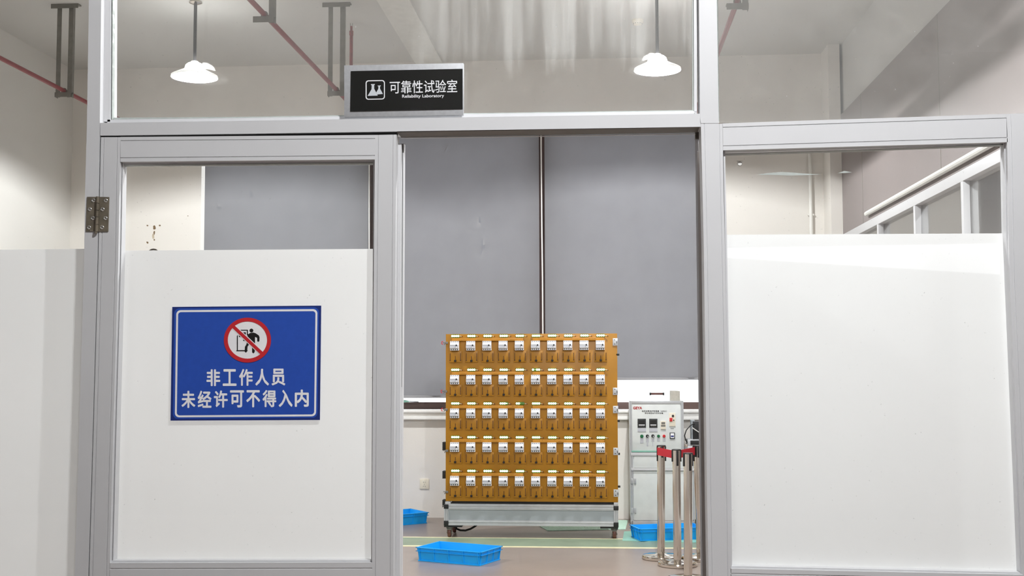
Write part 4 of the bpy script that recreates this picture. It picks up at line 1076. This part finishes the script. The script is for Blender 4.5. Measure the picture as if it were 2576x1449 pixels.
# ================================================================== control cabinet
YC = 8.2
K = lambda x, y, Y=YC: PY(1540 + x / 6.0375, 930 + y / 6.0375, Y)
K4 = lambda x, y, Y=YC: PY(1540 + x / 4.275, 1110 + y / 4.275, Y)
ca = thing('control_cabinet', (K(670, 1240).x, YC + .15, 0), 'pale grey electrical control cabinet with meters and buttons beside the test rack', 'control cabinet')
def kb(x0, y0, x1, y1_, name, m, yo=0.0, d=.01, bev=.001, fn=K, par=None):
    a_, e_ = fn(x0, y0, YC + yo), fn(x1, y1_, YC + yo)
    q = MB(); q.box(a_.x, e_.x, YC + yo, YC + yo + d, e_.z, a_.z, m, bev); return build(q, name, m, par or ca)
DC = .34
kb(262, 475, 1090, 1262, 'console_case', M['cab'], .012, DC - .02, .004)
kb(300, 500, 1045, 1235, 'console_panel', M['cab'], .004, .01)
for x0, x1 in ((262, 303), (1042, 1092)):
    a_, e_ = K(x0, 475), K(x1, 1262)
    b = MB(); b.strip([a_, Vector((a_.x, YC, e_.z))], [Vector((e_.x, YC, a_.z)), Vector((e_.x, YC, e_.z))], .03, [(0, 0), (.2, 0), (.25, .005), (.45, .005), (.5, 0), (.75, 0), (.8, .004), (1, .004)]); build(b, 'console_post', M['alu'], ca)
kb(300, 475, 1045, 520, 'console_rail', M['alu'], 0, .03)
kb(292, 1228, 1045, 1254, 'panel_edge', M['mint'], -.002, .014)
# lower body
xl_, xr_ = K4(195, 200).x, K4(888, 200).x
zt_, zb2 = K4(300, 125).z, .0
b = MB(); b.box(xl_, xr_, YC + .012, YC + DC, .05, zt_, None, .004); build(b, 'cabinet_body', M['cab'], ca)
kb(200, 122, 888, 158, 'cabinet_rail', M['frame'], -.004, .02, .002, K4)
kb(205, 292, 888, 318, 'cabinet_rail', M['frame'], -.012, .03, .002, K4)
kb(195, 855, 888, 905, 'cabinet_rail', M['alu'], 0, .02, .002, K4)
kb(235, 160, 870, 290, 'drawer_front', M['cab'], .004, .01, .001, K4)
kb(228, 322, 870, 855, 'cabinet_door', M['cab'], .004, .01, .001, K4)
for x0, x1 in ((192, 232), (866, 890)):
    a_, e_ = K4(x0, 125), K4(x1, 905)
    b = MB(); b.strip([a_, Vector((a_.x, YC, e_.z))], [Vector((e_.x, YC, a_.z)), Vector((e_.x, YC, e_.z))], .03, [(0, 0), (.2, 0), (.25, .005), (.45, .005), (.5, 0), (.75, 0), (.8, .004), (1, .004)]); build(b, 'cabinet_post', M['alu'], ca)
for yy in (428, 745):
    for xx in (202, 235):
        kb(xx, yy - 28, xx + 24, yy + 30, 'door_hinge', M['alu'], -.006, .008, .001, K4)
for x0 in (200, 860):
    a_ = K4(x0, 905); b = MB(); b.tube([(a_.x + .02, YC + .03, 0), (a_.x + .02, YC + .03, .055)], .018, 10); b.tube([(a_.x + .02, YC + DC - .05, 0), (a_.x + .02, YC + DC - .05, .055)], .018, 10); build(b, 'foot', M['black'], ca)
# meters
for x0, x1 in ((386, 514), (562, 688)):
    o = kb(x0, 745, x1, 880, 'panel_meter', M['meter'], -.006, .012, .0015)
    o['label'] = 'dark digital panel meter'
    kb(x0 + 20, 765, x1 - 20, 828, 'meter_window', M['black'], -.0066, .002, 0, K, o)
    kb(x0 + 18, 834, x1 - 18, 846, 'meter_strip', M['letter'], -.0068, .002, 0, K, o)
    for k in range(3):
        kb(x0 + 30 + 26 * k, 852, x0 + 44 + 26 * k, 860, 'meter_key', M['steel'], -.0068, .002, 0, K, o)
    kb(x0, 880, x1, 944, 'meter_label', M['breaker_grey'], -.001, .006, .001)
kb(734, 780, 816, 905, 'counter', M['cream_plastic'], -.008, .014, .0015)
kb(746, 796, 804, 830, 'counter_window', M['steel'], -.0086, .002, 0)
kb(742, 838, 808, 866, 'counter_dial', M['steel'], -.0086, .002, 0)
kb(864, 656, 962, 860, 'switch_plate', M['cream_plastic'], -.006, .012, .0015)
o = kb(872, 732, 916, 786, 'rocker_switch', M['btn_red'], -.014, .01, .001); o['label'] = 'red rocker switch'
for cx_, cy_, rr, m_, nm, lab in ((922, 702, 18, M['black'], 'cam_lock', None), (934, 766, 9, M['black'], 'indicator', None), (450, 1010, 25, M['btn_green'], 'push_button', 'green push button'), (535, 1008, 23, M['black'], 'key_switch', None), (618, 1006, 23, M['black'], 'key_switch', None), (704, 1008, 22, M['btn_green'], 'push_button', 'green push button'), (788, 1008, 22, M['btn_red'], 'push_button', 'red push button')):
    c_ = K(cx_, cy_, YC); r_ = rr * PXM / 6.0375 * 1.09
    b = MB(); b.lathe([(0, -.014), (r_ * .8, -.0135), (r_ * .85, -.009), (r_, -.008), (r_, .005)], c_, 18, None, 'Y'); o = build(b, nm, m_, ca)
    if lab: o['label'] = lab
    if nm == 'key_switch': b = MB(); b.box(-.0025, .0025, c_.y - .018, c_.y - .013, -.011, .003, None, 0, Matrix.Translation((c_.x + .003, 0, c_.z)) @ Matrix.Rotation(-.3 if cx_ < 600 else 0, 4, 'Y')); build(b, 'switch_pointer', M['letter'], o)
for x0, x1, y0, y1_ in ((424, 476, 1040, 1118), (514, 556, 1046, 1100), (598, 640, 1044, 1092), (682, 726, 1042, 1088), (766, 812, 1042, 1090)):
    kb(x0, y0, x1, y1_, 'button_tag', M['breaker_grey'], .001, .004, .001)
kb(524, 1098, 548, 1160, 'hanging_tag', M['breaker_grey'], .001, .003, .0005); kb(613, 1090, 622, 1165, 'hanging_tag', M['breaker_grey'], .001, .003, .0005)
o = kb(874, 955, 954, 1052, 'power_socket', M['meter'], -.008, .014, .0015); kb(886, 966, 942, 1040, 'socket_face', M['letter'], -.009, .003, .001, K, o); kb(892, 1000, 936, 1022, 'socket_shutter', M['blue_print'], -.0096, .002, 0, K, o)
kq = lambda x0, y0, x1, y1_: [K(x0, y0, YC + .0032), K(x1, y0, YC + .0032), K(x1, y1_, YC + .0032), K(x0, y1_, YC + .0032)]
text_mesh('GEYA', 'lettering', kq(320, 563, 452, 600), M['logo_red'], ca, .05)
text_mesh('电弧故障保护断路器（AFDD）', 'lettering', kq(452, 616, 830, 644), M['print'], ca, .012)
text_mesh('移动电弧动作测试设备', 'lettering', kq(495, 648, 775, 673), M['print'], ca, .012)
text_mesh('测试电压', 'lettering', kq(886, 888, 938, 902), M['print'], ca, .01)
# carrying handle on the console and the box beside it
ha, hb = K(566, 350, YC + .1), K(792, 382, YC + .1)
ztc = K(400, 475).z
b = MB(); b.box(ha.x, hb.x, YC + .09, YC + .11, hb.z, ha.z, None, .004); hd = build(b, 'carry_handle', M['handle_brown'], ca); hd['label'] = 'brown carrying handle'
b = MB()
for xx in (ha.x, hb.x - .016): b.box(xx, xx + .016, YC + .088, YC + .112, hb.z - .002, ha.z + .002, M['black'], .002)
for xx in (ha.x + .004, hb.x - .012): b.box(xx, xx + .008, YC + .095, YC + .105, ztc - .004, hb.z, M['white_hot'])
build(b, 'handle_mount', None, hd)
a_, e_ = K(880, 318, YC + .1), K(1028, 474, YC + .1)
b = MB(); b.hexa([Vector(p_) for p_ in ((a_.x, YC + .06, ztc), (e_.x, YC + .06, ztc), (e_.x, YC + .06, a_.z - .004), (a_.x + .002, YC + .06, a_.z), (a_.x, YC + .2, ztc), (e_.x, YC + .2, ztc), (e_.x, YC + .2, a_.z - .004), (a_.x + .002, YC + .2, a_.z))], None, .003)
t = tag(build(b, 'small_box', M['concrete']), 'small grey box on top of the control cabinet', 'box')
# test machine on the low end of the cabinet
ma, mb_ = K(1196, 780), K(1345, 1140)
yM = YC + .05
t = thing('bench_machine', ((ma.x + mb_.x) / 2, yM + .1, zt_), 'black bench machine with a looping cable at the end of the control cabinet', 'machine')
def mbx(x0, y0, x1, y1_, name, m, yo, d, bev=.003):
    a_, e_ = K(x0, y0, YC + yo), K(x1, y1_, YC + yo); q = MB(); q.box(a_.x, e_.x, YC + yo, YC + yo + d, e_.z, a_.z, None, bev); return build(q, name, m, t)
a_ = K(1040, 1120); e_ = K(1345, 1180)
b = MB(); b.box(K(1100, 1100).x, K(1420, 1100).x, YC + .05, YC + .30, zt_, K(1100, 1170).z, None, .003); build(b, 'machine_foot', M['alu'], t)
mbx(1145, 1060, 1420, 1168, 'machine_base', M['alu'], .06, .22)
mbx(1190, 1076, 1440, 1140, 'base_skirt', M['black'], .04, .05)
mbx(1225, 786, 1440, 1062, 'machine_body', M['black'], .10, .16)
mbx(1200, 770, 1260, 1062, 'machine_side', M['alu_panel'], .13, .14)
b = MB(); b.tube([K(1215, 880, YC + .08), K(1280, 925, YC + .08), K(1400, 1005, YC + .08)], .005, 8); build(b, 'lever_arm', M['white_plastic'], t)
b = MB(); b.tube([K(1250, 815, YC + .09), K(1185, 850, YC + .08), K(1125, 920, YC + .07), K(1100, 1000, YC + .07), K(1115, 1070, YC + .07), K(1145, 1110, YC + .07)], .005, 8); build(b, 'cable', M['black'], t)
mbx(1096, 1126, 1150, 1172, 'clamp_bar', M['chrome'], .0, .03)
bpy.context.view_layer.update()
